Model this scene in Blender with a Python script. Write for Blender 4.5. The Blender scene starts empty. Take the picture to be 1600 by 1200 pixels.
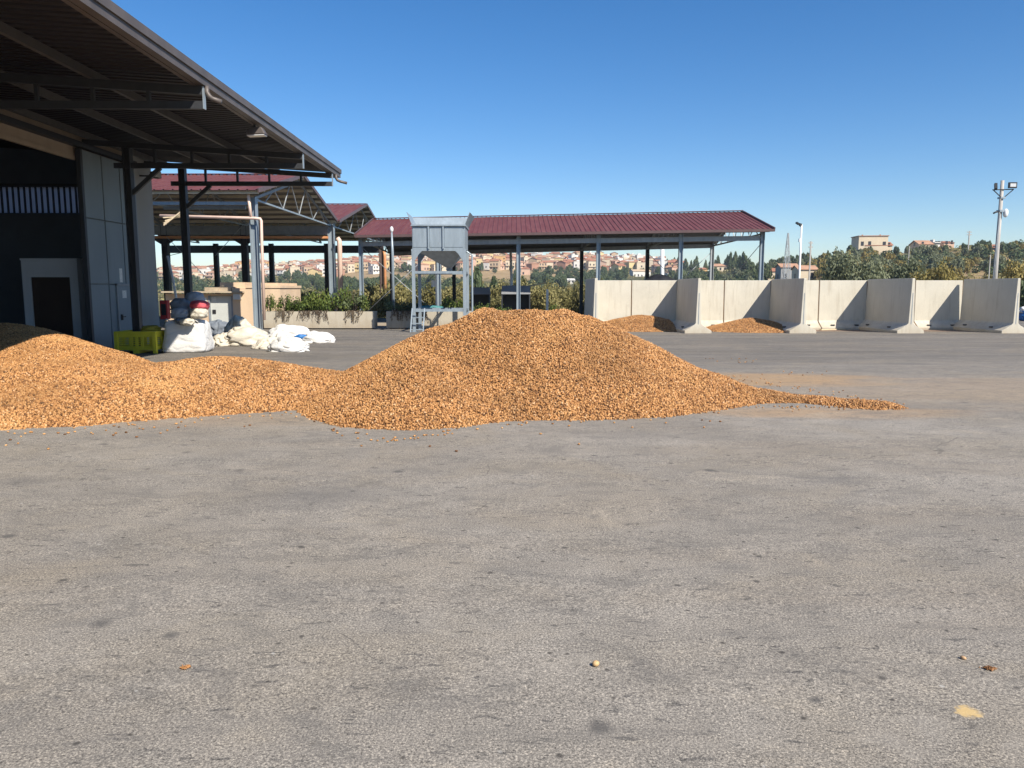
import bpy, bmesh, math, random
import numpy as np
from mathutils import Vector, Matrix, noise

random.seed(7)
rng = np.random.default_rng(7)
scene = bpy.context.scene
C = scene.collection
R = math.radians
pi = math.pi

# ------------------------------------------------------------------ camera
EYE = 1.65
SL = 0.012                       # the yard falls gently away from the camera (drainage)
cam_d = bpy.data.cameras.new('camera')
cam_d.sensor_width = 36.0
cam_d.lens = 27.0
cam_d.clip_start = 0.1
cam_d.clip_end = 6000
cam = bpy.data.objects.new('camera', cam_d)
C.objects.link(cam)
PITCH = math.atan(150 / 1200)
cam.location = (0, 0, EYE)
cam.rotation_euler = (pi / 2 - PITCH, 0, 0)
scene.camera = cam

# ------------------------------------------------------------------ sky, sun, exposure
SUNV = Vector((1.0, -1.2, 1.4)).normalized()
SUN_EL = math.asin(SUNV.z)
SUN_ROT = math.atan2(SUNV.x, SUNV.y)
world = bpy.data.worlds.new('World')
scene.world = world
world.use_nodes = True
wn = world.node_tree.nodes
wl = world.node_tree.links
wn.clear()
sky = wn.new('ShaderNodeTexSky')
sky.sky_type = 'NISHITA'
sky.sun_disc = False
sky.sun_elevation = SUN_EL
sky.sun_rotation = SUN_ROT
sky.altitude = 500
sky.air_density = 1.0
sky.dust_density = 0.2
sky.ozone_density = 2.2
bg = wn.new('ShaderNodeBackground')
bg.inputs['Strength'].default_value = 0.085
wo = wn.new('ShaderNodeOutputWorld')
hs = wn.new('ShaderNodeHueSaturation')
hs.inputs['Saturation'].default_value = 1.34
wl.new(sky.outputs[0], hs.inputs['Color'])
tint = wn.new('ShaderNodeMix'); tint.data_type = 'RGBA'; tint.blend_type = 'MULTIPLY'
tint.inputs[0].default_value = 1.0
tint.inputs[7].default_value = (0.98, 1.0, 1.10, 1)
wl.new(hs.outputs[0], tint.inputs[6])
wl.new(tint.outputs[2], bg.inputs['Color'])
wl.new(bg.outputs[0], wo.inputs['Surface'])
sun_d = bpy.data.lights.new('sun', 'SUN')
sun_d.energy = 5.0
sun_d.angle = R(0.53)
sun_d.color = (1.0, 0.93, 0.82)
sun_o = bpy.data.objects.new('sun', sun_d)
sun_o.rotation_euler = SUNV.to_track_quat('Z', 'Y').to_euler()
sun_o.location = (30, -30, 60)
C.objects.link(sun_o)
scene.view_settings.view_transform = 'Standard'
scene.view_settings.look = 'None'
scene.view_settings.exposure = 0.58
scene.view_settings.gamma = 1.0
scene.view_settings.use_curve_mapping = False
scene.cycles.max_bounces = 6
scene.cycles.transparent_max_bounces = 8
scene.cycles.sample_clamp_indirect = 8

# ------------------------------------------------------------------ helpers: geometry of the place
def gz(y):
    return -SL * y

def P(px, py, D):
    """point at depth y = D seen at photo pixel (px, py)"""
    u = (px - 800) / 1200
    v = (600 - py) / 1200
    ct, st = math.cos(PITCH), math.sin(PITCH)
    d = Vector((u, ct + v * st, -st + v * ct))
    k = D / d.y
    return Vector((d.x * k, D, EYE + d.z * k))

def G(px, py):
    """ground point seen at photo pixel"""
    u = (px - 800) / 1200
    v = (600 - py) / 1200
    ct, st = math.cos(PITCH), math.sin(PITCH)
    d = Vector((u, ct + v * st, -st + v * ct))
    k = EYE / (-d.z - SL * d.y)
    return Vector((d.x * k, d.y * k, EYE + d.z * k))

class MB:
    def __init__(s):
        s.v = []
        s.f = []
        s.m = []
        s.smooth = False
    def quad(s, a, b, c, d, m=0):
        n = len(s.v)
        s.v += [tuple(a), tuple(b), tuple(c), tuple(d)]
        s.f.append((n, n + 1, n + 2, n + 3)); s.m.append(m)
        return s
    def hexa(s, b, t, m=0):
        """b, t: 4 bottom points and 4 top points, counter-clockwise seen from above"""
        n = len(s.v)
        s.v += [tuple(p) for p in b] + [tuple(p) for p in t]
        for q in ((3, 2, 1, 0), (4, 5, 6, 7), (0, 1, 5, 4), (1, 2, 6, 5), (2, 3, 7, 6), (3, 0, 4, 7)):
            s.f.append(tuple(n + i for i in q)); s.m.append(m)
        return s
    def box(s, x0, x1, y0, y1, z0, z1, m=0):
        return s.hexa([(x0, y0, z0), (x1, y0, z0), (x1, y1, z0), (x0, y1, z0)],
                      [(x0, y0, z1), (x1, y0, z1), (x1, y1, z1), (x0, y1, z1)], m)
    def beam(s, p0, p1, w, h, m=0, up=(0, 0, 1)):
        p0, p1 = Vector(p0), Vector(p1)
        d = (p1 - p0).normalized()
        u = Vector(up)
        if abs(d.dot(u)) > 0.98:
            u = Vector((0, 1, 0))
        a = d.cross(u).normalized() * (w / 2)
        b = a.cross(d).normalized() * (h / 2)
        return s.hexa([p0 - a - b, p0 + a - b, p1 + a - b, p1 - a - b],
                      [p0 - a + b, p0 + a + b, p1 + a + b, p1 - a + b], m)
    def tube(s, pts, r, n=8, m=0, cap=True):
        pts = [Vector(p) for p in pts]
        rs = r if isinstance(r, (list, tuple)) else [r] * len(pts)
        rings = []
        ref = None
        for i, p in enumerate(pts):
            d = (pts[min(i + 1, len(pts) - 1)] - pts[max(i - 1, 0)]).normalized()
            if ref is None:
                ref = Vector((0, 0, 1)) if abs(d.z) < 0.9 else Vector((1, 0, 0))
            a = d.cross(ref).normalized()
            b = d.cross(a).normalized()
            ref = -b if abs(d.dot(-b)) < 0.9 else ref
            rg = []
            for k in range(n):
                t = 2 * pi * k / n
                rg.append(len(s.v))
                s.v.append(tuple(p + a * (rs[i] * math.cos(t)) + b * (rs[i] * math.sin(t))))
            rings.append(rg)
        for i in range(len(rings) - 1):
            for k in range(n):
                s.f.append((rings[i][k], rings[i][(k + 1) % n], rings[i + 1][(k + 1) % n], rings[i + 1][k])); s.m.append(m)
        if cap:
            s.f.append(tuple(rings[0][::-1])); s.m.append(m)
            s.f.append(tuple(rings[-1])); s.m.append(m)
        return s
    def prism(s, prof, o, ax, ay, ext, m=0):
        """profile (a, b) pairs in the plane o + a*ax + b*ay, extruded along ext"""
        o, ax, ay, ext = Vector(o), Vector(ax), Vector(ay), Vector(ext)
        n = len(s.v); k = len(prof)
        for e in (Vector((0, 0, 0)), ext):
            for a, b in prof:
                s.v.append(tuple(o + ax * a + ay * b + e))
        s.f.append(tuple(range(n + k - 1, n - 1, -1))); s.m.append(m)
        s.f.append(tuple(range(n + k, n + 2 * k))); s.m.append(m)
        for i in range(k):
            j = (i + 1) % k
            s.f.append((n + i, n + j, n + k + j, n + k + i)); s.m.append(m)
        return s

WL = {}                                           # world position of every object's origin

def tag(o, label=None, cat=None, group=None, kind=None):
    if label: o['label'] = label
    if cat: o['category'] = cat
    if group: o['group'] = group
    if kind: o['kind'] = kind
    return o

def mesh_from(name, verts, faces, mats, mi=None, smooth=False, fixn=True):
    me = bpy.data.meshes.new(name)
    me.from_pydata(verts, [], faces)
    for m in mats:
        me.materials.append(m)
    if mi is not None and len(mats) > 1:
        me.polygons.foreach_set('material_index', np.array(mi, dtype=np.int32))
    if smooth:
        me.polygons.foreach_set('use_smooth', np.ones(len(me.polygons), dtype=bool))
    if fixn:
        bm = bmesh.new(); bm.from_mesh(me)
        bmesh.ops.recalc_face_normals(bm, faces=bm.faces)
        bm.to_mesh(me); bm.free()
    me.update()
    return me

def put(name, mb, mat, parent=None, smooth=False, bevel=0.0, origin=None, fixn=True):
    """link an MB (world coordinates) as one mesh object, its origin at the middle of its foot"""
    V = np.array(mb.v, dtype=float)
    if origin is None:
        origin = Vector(((V[:, 0].min() + V[:, 0].max()) / 2, (V[:, 1].min() + V[:, 1].max()) / 2, V[:, 2].min()))
    origin = Vector(origin)
    V = V - np.array(origin)
    mats = mat if isinstance(mat, (list, tuple)) else [mat]
    me = mesh_from(name, V.tolist(), mb.f, mats, mb.m, smooth or mb.smooth, fixn)
    if bevel:
        bm = bmesh.new(); bm.from_mesh(me)
        bmesh.ops.bevel(bm, geom=[e for e in bm.edges if e.calc_face_angle(0) > 0.6], offset=bevel, segments=1, affect='EDGES', clamp_overlap=True)
        bm.to_mesh(me); bm.free()
    o = bpy.data.objects.new(name, me)
    C.objects.link(o)
    if parent is not None:
        o.parent = parent
        o.location = origin - WL[parent.name]
    else:
        o.location = origin
    WL[o.name] = origin
    return o

def root(name, loc, label, cat, group=None):
    o = bpy.data.objects.new(name, None)
    o.empty_display_size = 0.3
    C.objects.link(o)
    o.location = loc
    WL[o.name] = Vector(loc)
    return tag(o, label, cat, group)

def copy_tree(o, parent=None):
    c = o.copy()
    C.objects.link(c)
    if parent is not None:
        c.parent = parent
    for ch in list(o.children):
        copy_tree(ch, c)
    return c

# ------------------------------------------------------------------ materials
def new_mat(name):
    m = bpy.data.materials.new(name)
    m.use_nodes = True
    nt = m.node_tree
    b = nt.nodes['Principled BSDF']
    return m, nt, b

def N(nt, t, **kw):
    n = nt.nodes.new(t)
    for k, v in kw.items():
        if k.startswith('i_'):
            key = k[2:]
            n.inputs[int(key) if key.isdigit() else key].default_value = v
        else:
            setattr(n, k, v)
    return n

def ramp(nt, stops, interp='LINEAR'):
    r = nt.nodes.new('ShaderNodeValToRGB')
    r.color_ramp.interpolation = interp
    while len(r.color_ramp.elements) < len(stops):
        r.color_ramp.elements.new(0.5)
    for e, (p, c) in zip(r.color_ramp.elements, stops):
        e.position = p
        e.color = (*c, 1) if len(c) == 3 else c
    return r

def coords(nt, world_space=False):
    if world_space:
        return N(nt, 'ShaderNodeNewGeometry').outputs['Position']
    return N(nt, 'ShaderNodeTexCoord').outputs['Object']

def mapped(nt, src, scale=(1, 1, 1), loc=(0, 0, 0), rot=(0, 0, 0)):
    mp = N(nt, 'ShaderNodeMapping')
    mp.inputs['Scale'].default_value = scale
    mp.inputs['Location'].default_value = loc
    mp.inputs['Rotation'].default_value = rot
    nt.links.new(src, mp.inputs['Vector'])
    return mp.outputs[0]

def noise_t(nt, src, scale, detail=4, rough=0.55, dist=0.0):
    n = N(nt, 'ShaderNodeTexNoise')
    n.inputs['Scale'].default_value = scale
    n.inputs['Detail'].default_value = detail
    n.inputs['Roughness'].default_value = rough
    n.inputs['Distortion'].default_value = dist
    nt.links.new(src, n.inputs['Vector'])
    return n.outputs['Fac']

def mixc(nt, fac, a, b, mode='MIX'):
    m = N(nt, 'ShaderNodeMix', data_type='RGBA', blend_type=mode)
    for sock, val in ((0, fac), (6, a), (7, b)):
        if hasattr(val, 'links') or isinstance(val, bpy.types.NodeSocket):
            nt.links.new(val, m.inputs[sock])
        elif sock == 0:
            m.inputs[0].default_value = val
        else:
            m.inputs[sock].default_value = (*val, 1) if len(val) == 3 else val
    return m.outputs[2]

def math_n(nt, op, a, b=0.0, clamp=False):
    m = N(nt, 'ShaderNodeMath', operation=op, use_clamp=clamp)
    for i, val in enumerate((a, b)):
        if isinstance(val, bpy.types.NodeSocket):
            nt.links.new(val, m.inputs[i])
        else:
            m.inputs[i].default_value = val
    return m.outputs[0]

def maprange(nt, src, a, b, c=0.0, d=1.0):
    m = N(nt, 'ShaderNodeMapRange')
    m.inputs[1].default_value = a; m.inputs[2].default_value = b
    m.inputs[3].default_value = c; m.inputs[4].default_value = d
    nt.links.new(src, m.inputs[0])
    return m.outputs[0]

def bump(nt, b, h, strength=0.3, dist=0.01):
    n = N(nt, 'ShaderNodeBump')
    n.inputs['Strength'].default_value = strength
    n.inputs['Distance'].default_value = dist
    nt.links.new(h, n.inputs['Height'])
    nt.links.new(n.outputs[0], b.inputs['Normal'])

def simple(name, col, rough=0.6, metal=0.0, var=0.12, vscale=3.0, bscale=0, bstr=0.2, streak=False, spec=0.4):
    m, nt, b = new_mat(name)
    src = coords(nt, True)
    v = mapped(nt, src, (1, 1, 0.18) if streak else (1, 1, 1))
    n1 = noise_t(nt, v, vscale, 5, 0.6)
    r = ramp(nt, [(0.3, tuple(c * (1 - var) for c in col)), (0.7, tuple(min(1, c * (1 + var)) for c in col))])
    nt.links.new(n1, r.inputs[0])
    nt.links.new(r.outputs[0], b.inputs['Base Color'])
    b.inputs['Roughness'].default_value = rough
    b.inputs['Metallic'].default_value = metal
    b.inputs['Specular IOR Level'].default_value = spec
    if bscale:
        bump(nt, b, noise_t(nt, src, bscale, 4), bstr, 0.01)
    return m

M = {}
M['galv'] = simple('galvanised_steel', (0.28, 0.33, 0.365), 0.45, 0.25, 0.14, 5, streak=True)
M['galv_dull'] = simple('dull_galvanised_steel', (0.34, 0.36, 0.37), 0.5, 0.2, 0.15, 5, streak=True)
M['steel_dark'] = simple('dark_and_shaded_steel', (0.040, 0.043, 0.048), 0.5, 0.1, 0.15, 4)  # near-black also carries the shade on the grey canopy trusses and posts
M['steel_mid'] = simple('grey_painted_steel', (0.24, 0.26, 0.275), 0.5, 0.1, 0.15, 4)
M['purlin_dim'] = simple('dull_purlin_steel', (0.095, 0.09, 0.085), 0.5, 0.1, 0.15, 4)
M['steel_brown'] = simple('brown_painted_steel', (0.13, 0.095, 0.085), 0.5, 0.1, 0.15, 4)
M['door_grey'] = simple('grey_blue_door_paint', (0.185, 0.225, 0.245), 0.5, 0.0, 0.10, 1.5, streak=True)
M['wall_beige'] = simple('beige_render', (0.34, 0.27, 0.20), 0.9, 0, 0.10, 2, 40, 0.15)
M['wall_grey'] = simple('grey_precast_wall', (0.31, 0.305, 0.28), 0.9, 0, 0.10, 1.2, 30, 0.15, streak=True)
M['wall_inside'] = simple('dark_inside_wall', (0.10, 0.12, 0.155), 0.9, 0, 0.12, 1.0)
M['white_panel'] = simple('white_sandwich_panel', (0.55, 0.58, 0.62), 0.5, 0, 0.05, 1.0)
M['brown_door'] = simple('brown_doorway', (0.035, 0.02, 0.014), 0.7, 0, 0.2, 2)
M['hut_cream'] = simple('peach_render', (0.62, 0.46, 0.31), 0.9, 0, 0.10, 1.5, 30, 0.2, streak=True)
M['hut_slab'] = simple('weathered_slab', (0.42, 0.34, 0.24), 0.9, 0, 0.2, 3, 25, 0.3)
M['hut_door'] = simple('pale_grey_door', (0.52, 0.53, 0.49), 0.5, 0, 0.06, 1.5)
M['pipe'] = simple('faded_orange_pipe', (0.72, 0.52, 0.42), 0.5, 0, 0.12, 3, streak=True)
M['pipe_orange'] = simple('orange_drain_pipe', (0.60, 0.27, 0.12), 0.45, 0, 0.12, 3)
M['rust_red'] = simple('rust_red_paint', (0.20, 0.05, 0.035), 0.6, 0, 0.2, 6)
M['red_box'] = simple('red_cabinet_paint', (0.42, 0.03, 0.03), 0.4, 0, 0.1, 4)
M['white'] = simple('white_paint', (0.72, 0.72, 0.70), 0.5, 0, 0.06, 3)
M['paper'] = simple('paper_print', (0.62, 0.62, 0.58), 0.8, 0, 0.35, 38)
M['black'] = simple('black_plastic', (0.02, 0.02, 0.022), 0.5, 0, 0.2, 5)
M['lamp_glass'] = simple('floodlight_lens', (0.55, 0.56, 0.56), 0.15, 0, 0.1, 20)
M['wood_pole'] = simple('grey_concrete_pole', (0.40, 0.38, 0.35), 0.85, 0, 0.15, 4, streak=True)
M['timber'] = simple('pale_timber', (0.62, 0.50, 0.33), 0.7, 0, 0.15, 6)
M['bark'] = simple('bark', (0.10, 0.075, 0.055), 0.9, 0, 0.25, 5, 20, 0.4)
M['teal'] = simple('teal_plastic_sheet', (0.06, 0.20, 0.20), 0.5, 0, 0.3, 8)
M['cream_frame'] = simple('cream_paint', (0.68, 0.58, 0.36), 0.6, 0, 0.1, 3)
M['machine_grey'] = simple('grey_machine_paint', (0.20, 0.205, 0.21), 0.5, 0.1, 0.1, 3)
M['blue_tarp'] = simple('blue_tarpaulin', (0.03, 0.16, 0.42), 0.45, 0, 0.25, 6)
M['soil'] = simple('planter_soil', (0.12, 0.08, 0.05), 0.95, 0, 0.3, 8, 20, 0.5)

def mat_roof(name, col, faded):
    m, nt, b = new_mat(name)
    src = coords(nt, True)
    n1 = noise_t(nt, mapped(nt, src, (1.6, 0.35, 0.35)), 2.0, 5, 0.6)
    n2 = noise_t(nt, src, 0.35, 3)
    c = mixc(nt, maprange(nt, n1, 0.35, 0.75), col, faded)
    c = mixc(nt, maprange(nt, n2, 0.35, 0.7, 0, 0.35), c, tuple(k * 0.7 for k in col))
    nt.links.new(c, b.inputs['Base Color'])
    b.inputs['Roughness'].default_value = 0.6
    return m
M['roof_red'] = mat_roof('oxblood_roof_sheet', (0.125, 0.032, 0.030), (0.175, 0.068, 0.060))
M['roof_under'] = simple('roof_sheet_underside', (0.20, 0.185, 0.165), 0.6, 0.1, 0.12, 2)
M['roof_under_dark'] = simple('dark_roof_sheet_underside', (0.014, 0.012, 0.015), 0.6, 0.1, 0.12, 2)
M['roof_trim'] = simple('roof_edge_trim', (0.12, 0.075, 0.072), 0.45, 0.1, 0.12, 3)
M['eave_metal'] = simple('weathered_gutter', (0.115, 0.098, 0.088), 0.5, 0.2, 0.2, 2, streak=True)
M['purlin'] = simple('pale_purlin', (0.55, 0.48, 0.36), 0.6, 0.0, 0.1, 3)
M['purlin_grey'] = simple('grey_purlin', (0.20, 0.20, 0.195), 0.6, 0.1, 0.1, 3)

def mat_concrete(name, col, stain, wsc=1.0):
    m, nt, b = new_mat(name)
    src = coords(nt, True)
    oi = N(nt, 'ShaderNodeObjectInfo')
    n1 = noise_t(nt, src, 1.1 * wsc, 5, 0.6)
    n2 = noise_t(nt, mapped(nt, src, (5, 5, 0.35)), 1.3 * wsc, 5, 0.65)
    n3 = noise_t(nt, src, 26, 3)
    c = mixc(nt, maprange(nt, n1, 0.35, 0.7), col, tuple(k * 0.90 for k in col))
    c = mixc(nt, maprange(nt, n2, 0.52, 0.74, 0, 0.55), c, stain)
    c = mixc(nt, maprange(nt, noise_t(nt, src, 3.5, 6, 0.7, 1.0), 0.56, 0.72, 0, 0.35), c, tuple(k * 0.72 for k in col))
    c = mixc(nt, maprange(nt, oi.outputs['Random'], 0, 1, 0, 0.10), c, tuple(k * 0.78 for k in col))
    sz = N(nt, 'ShaderNodeSeparateXYZ'); nt.links.new(src, sz.inputs[0])
    zz = math_n(nt, 'ADD', sz.outputs[2], math_n(nt, 'MULTIPLY', noise_t(nt, mapped(nt, src, (1, 1, .3)), 2.2, 5, 0.7), -1.6))
    c = mixc(nt, maprange(nt, zz, -1.35, -0.75, 0.5, 0.0), c, tuple(k * q for k, q in zip(col, (0.62, 0.52, 0.42))))
    vo = N(nt, 'ShaderNodeTexVoronoi'); vo.inputs['Scale'].default_value = 3.0
    nt.links.new(src, vo.inputs['Vector'])
    c = mixc(nt, maprange(nt, vo.outputs['Distance'], 0.03, 0.055, 0.7, 0.0), c, tuple(k * 0.35 for k in col))
    nt.links.new(c, b.inputs['Base Color'])
    b.inputs['Roughness'].default_value = 0.9
    bump(nt, b, n3, 0.15, 0.01)
    return m
M['conc'] = mat_concrete('precast_concrete', (0.57, 0.53, 0.435), (0.36, 0.31, 0.23))
M['conc_planter'] = mat_concrete('planter_concrete', (0.47, 0.42, 0.33), (0.26, 0.21, 0.15))
M['rust_joint'] = simple('rusty_joint_filler', (0.16, 0.10, 0.055), 0.9, 0, 0.4, 6)

def mat_yard():
    m, nt, b = new_mat('worn_yard_surface')
    src = coords(nt, True)
    sep = N(nt, 'ShaderNodeSeparateXYZ'); nt.links.new(src, sep.inputs[0])
    X, Y = sep.outputs[0], sep.outputs[1]
    big = noise_t(nt, src, 0.32, 5, 0.6, 0.6)
    mid = noise_t(nt, src, 1.7, 6, 0.65, 0.4)
    streak = noise_t(nt, mapped(nt, src, (0.10, 1.0, 1.0)), 1.5, 5, 0.65, 0.5)
    c = mixc(nt, maprange(nt, big, 0.32, 0.68), (0.230, 0.204, 0.171), (0.300, 0.272, 0.235))
    c = mixc(nt, maprange(nt, mid, 0.40, 0.72, 0, 0.55), c, (0.175, 0.160, 0.140))
    # strip beyond the heaps: darker, in long streaks
    w = math_n(nt, 'ADD', Y, math_n(nt, 'MULTIPLY', math_n(nt, 'SUBTRACT', big, 0.5), 10.0))
    far = maprange(nt, w, 13.5, 22.0)
    sc = mixc(nt, maprange(nt, streak, 0.36, 0.66), (0.100, 0.091, 0.080), (0.200, 0.180, 0.155))
    c = mixc(nt, math_n(nt, 'MULTIPLY', far, 0.85), c, sc)
    # brownish film of dust
    dn = noise_t(nt, mapped(nt, src, (0.25, 1, 1), (3.1, 1.7, 0)), 0.8, 5, 0.6, 0.8)
    c = mixc(nt, maprange(nt, dn, 0.5, 0.75, 0, 0.35), c, (0.27, 0.215, 0.155))
    # ochre dust shed by the nuts, right of the big heap and in the bays
    def blob(cx, cy, rx, ry, k):
        dx = math_n(nt, 'DIVIDE', math_n(nt, 'SUBTRACT', X, cx), rx)
        dy = math_n(nt, 'DIVIDE', math_n(nt, 'SUBTRACT', Y, cy), ry)
        r2 = math_n(nt, 'ADD', math_n(nt, 'MULTIPLY', dx, dx), math_n(nt, 'MULTIPLY', dy, dy))
        r2 = math_n(nt, 'ADD', r2, math_n(nt, 'MULTIPLY', math_n(nt, 'SUBTRACT', dn, 0.5), 2.6))
        return maprange(nt, r2, 0.15, 1.0, k, 0.0)
    for a in ((4.9, 15.4, 3.2, 1.5, 0.85), (4.9, 10.9, 1.9, 0.7, 0.45), (8.6, 13.6, 5.5, 2.6, 0.30), (3.6, 11.0, 1.2, 0.5, 0.4), (-4.5, 10.2, 3.5, 0.7, 0.3)):
        c = mixc(nt, blob(*a), c, (0.37, 0.245, 0.135))
    for a in ((16.0, 38.6, 4.5, 1.6, 0.75), (21.5, 38.6, 4.5, 1.6, 0.75)):
        c = mixc(nt, blob(*a), c, (0.22, 0.135, 0.085))
    # worn patches, dashes and hairline cracks
    wp = noise_t(nt, mapped(nt, src, (0.8, 1.3, 1), (11, 4, 0)), 1.1, 7, 0.72, 1.6)
    c = mixc(nt, maprange(nt, wp, 0.54, 0.60, 0, 0.30), c, (0.150, 0.140, 0.126))
    c = mixc(nt, maprange(nt, wp, 0.30, 0.42, 0.45, 0.0), c, (0.375, 0.325, 0.255))
    bw = noise_t(nt, mapped(nt, src, (1, 1, 1), (1, 14, 0)), 0.55, 4, 0.6, 1.0)
    c = mixc(nt, maprange(nt, bw, 0.48, 0.66, 0, 0.26), c, (0.285, 0.235, 0.165))
    fl = noise_t(nt, mapped(nt, src, (3.2, 11, 1), (2, 6, 0), (0, 0, 0.15)), 2.2, 3, 0.6, 0.6)
    c = mixc(nt, maprange(nt, fl, 0.625, 0.66, 0, 0.65), c, (0.085, 0.08, 0.075))
    fl2 = noise_t(nt, mapped(nt, src, (2.5, 9, 1), (8, 1, 0), (0, 0, -0.3)), 2.6, 3, 0.6, 0.6)
    c = mixc(nt, maprange(nt, fl2, 0.69, 0.74, 0, 0.5), c, (0.43, 0.395, 0.33))
    cv = N(nt, 'ShaderNodeTexVoronoi', feature='DISTANCE_TO_EDGE'); cv.inputs['Scale'].default_value = 0.42
    nt.links.new(mixc(nt, 0.22, src, N_noise_color(nt, src, 1.4)), cv.inputs['Vector'])
    cm = math_n(nt, 'MULTIPLY', maprange(nt, cv.outputs['Distance'], 0.0006, 0.0025, 0.5, 0.0), maprange(nt, bw, 0.53, 0.60, 0.0, 1.0))
    c = mixc(nt, cm, c, (0.07, 0.065, 0.06))
    # aggregate: fine light and dark grains
    g1 = noise_t(nt, src, 92, 2, 0.75)
    g2 = noise_t(nt, mapped(nt, src, (1, 1, 1), (7, 3, 1)), 180, 2, 0.7)
    grain = math_n(nt, 'ADD', math_n(nt, 'MULTIPLY', g1, 0.55), math_n(nt, 'MULTIPLY', g2, 0.45))
    gr = ramp(nt, [(0.33, (0.16, 0.16, 0.16)), (0.45, (0.72, 0.72, 0.72)), (0.54, (1.12, 1.12, 1.11)), (0.66, (2.3, 2.25, 2.12))])
    nt.links.new(grain, gr.inputs[0])
    c = mixc(nt, 1.0, c, gr.outputs[0], 'MULTIPLY')
    pat = noise_t(nt, mapped(nt, src, (0.5, 1, 1), (5, 2, 0)), 3.3, 6, 0.7, 1.0)
    c = mixc(nt, maprange(nt, pat, 0.53, 0.62, 0, 0.34), c, (0.135, 0.125, 0.112))
    c = mixc(nt, maprange(nt, pat, 0.30, 0.42, 0.30, 0.0), c, (0.36, 0.325, 0.275))
    # dark pits and oil drips, sparse
    def spots(scale, thr, r0, r1, col, k, off, stretch=(1, 1, 1)):
        v = N(nt, 'ShaderNodeTexVoronoi')
        v.inputs['Scale'].default_value = scale
        wob = mixc(nt, 0.06, mapped(nt, src, stretch, off), N_noise_color(nt, src, 5.0))
        nt.links.new(wob, v.inputs['Vector'])
        sp = N(nt, 'ShaderNodeSeparateColor'); nt.links.new(v.outputs['Color'], sp.inputs[0])
        keep = maprange(nt, sp.outputs[0], thr, thr + 0.02)
        rad = maprange(nt, sp.outputs[1], 0, 1, 0.35, 1.0)
        dd = math_n(nt, 'DIVIDE', v.outputs['Distance'], rad)
        return math_n(nt, 'MULTIPLY', keep, maprange(nt, dd, r0, r1, k, 0.0)), col
    for s in (spots(2.2, 0.48, 0.06, 0.17, (0.085, 0.08, 0.075), 0.75, (0, 0, 0)),
              spots(5.0, 0.60, 0.06, 0.17, (0.06, 0.055, 0.05), 0.8, (3, 5, 0)),
              spots(13.0, 0.68, 0.10, 0.24, (0.05, 0.045, 0.04), 0.8, (1, 8, 0)),
              spots(0.75, 0.45, 0.03, 0.40, (0.11, 0.105, 0.10), 0.55, (2, 2, 0), (0.6, 1, 1)),
              spots(9.0, 0.93, 0.08, 0.14, (0.42, 0.40, 0.36), 0.7, (9, 1, 0))):
        c = mixc(nt, s[0], c, s[1])
    # one pale ochre smear of crushed nut near the camera
    g0 = G(1512, 1112)
    dx = math_n(nt, 'MULTIPLY', math_n(nt, 'SUBTRACT', X, g0.x), 1 / 0.055)
    dy = math_n(nt, 'MULTIPLY', math_n(nt, 'SUBTRACT', Y, g0.y), 1 / 0.05)
    r2 = math_n(nt, 'ADD', math_n(nt, 'MULTIPLY', dx, dx), math_n(nt, 'MULTIPLY', dy, dy))
    r2 = math_n(nt, 'ADD', r2, math_n(nt, 'MULTIPLY', math_n(nt, 'SUBTRACT', noise_t(nt, src, 40, 3), 0.5), 2.5))
    c = mixc(nt, maprange(nt, r2, 0.3, 1.1, 0.85, 0.0), c, (0.60, 0.42, 0.18))
    nt.links.new(c, b.inputs['Base Color'])
    b.inputs['Roughness'].default_value = 0.93
    b.inputs['Specular IOR Level'].default_value = 0.25
    bump(nt, b, grain, 0.55, 0.006)
    return m

def N_noise_color(nt, src, scale):
    n = N(nt, 'ShaderNodeTexNoise')
    n.inputs['Scale'].default_value = scale
    nt.links.new(src, n.inputs['Vector'])
    return n.outputs['Color']
M['yard'] = mat_yard()

def mat_nut():
    m, nt, b = new_mat('nut_shell')
    oi = N(nt, 'ShaderNodeObjectInfo')
    r = ramp(nt, [(0.0, (0.035, 0.017, 0.009)), (0.12, (0.13, 0.052, 0.020)), (0.32, (0.345, 0.160, 0.052)), (0.65, (0.48, 0.237, 0.084)), (0.93, (0.60, 0.33, 0.130)), (1.0, (0.66, 0.44, 0.25))])
    nt.links.new(oi.outputs['Random'], r.inputs[0])
    n = noise_t(nt, N(nt, 'ShaderNodeTexCoord').outputs['Object'], 45, 3)
    c = mixc(nt, maprange(nt, n, 0.4, 0.7, 0, 0.35), r.outputs[0], (0.36, 0.18, 0.07))
    pn = noise_t(nt, coords(nt, True), 0.9, 4, 0.6, 0.5)
    c = mixc(nt, maprange(nt, pn, 0.48, 0.66, 0, 0.45), c, (0.20, 0.10, 0.035))
    c = mixc(nt, maprange(nt, pn, 0.30, 0.44, 0.35, 0.0), c, (0.62, 0.36, 0.14))
    nt.links.new(c, b.inputs['Base Color'])
    b.inputs['Roughness'].default_value = 0.62
    b.inputs['Specular IOR Level'].default_value = 0.3
    return m
M['nut'] = mat_nut()

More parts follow.
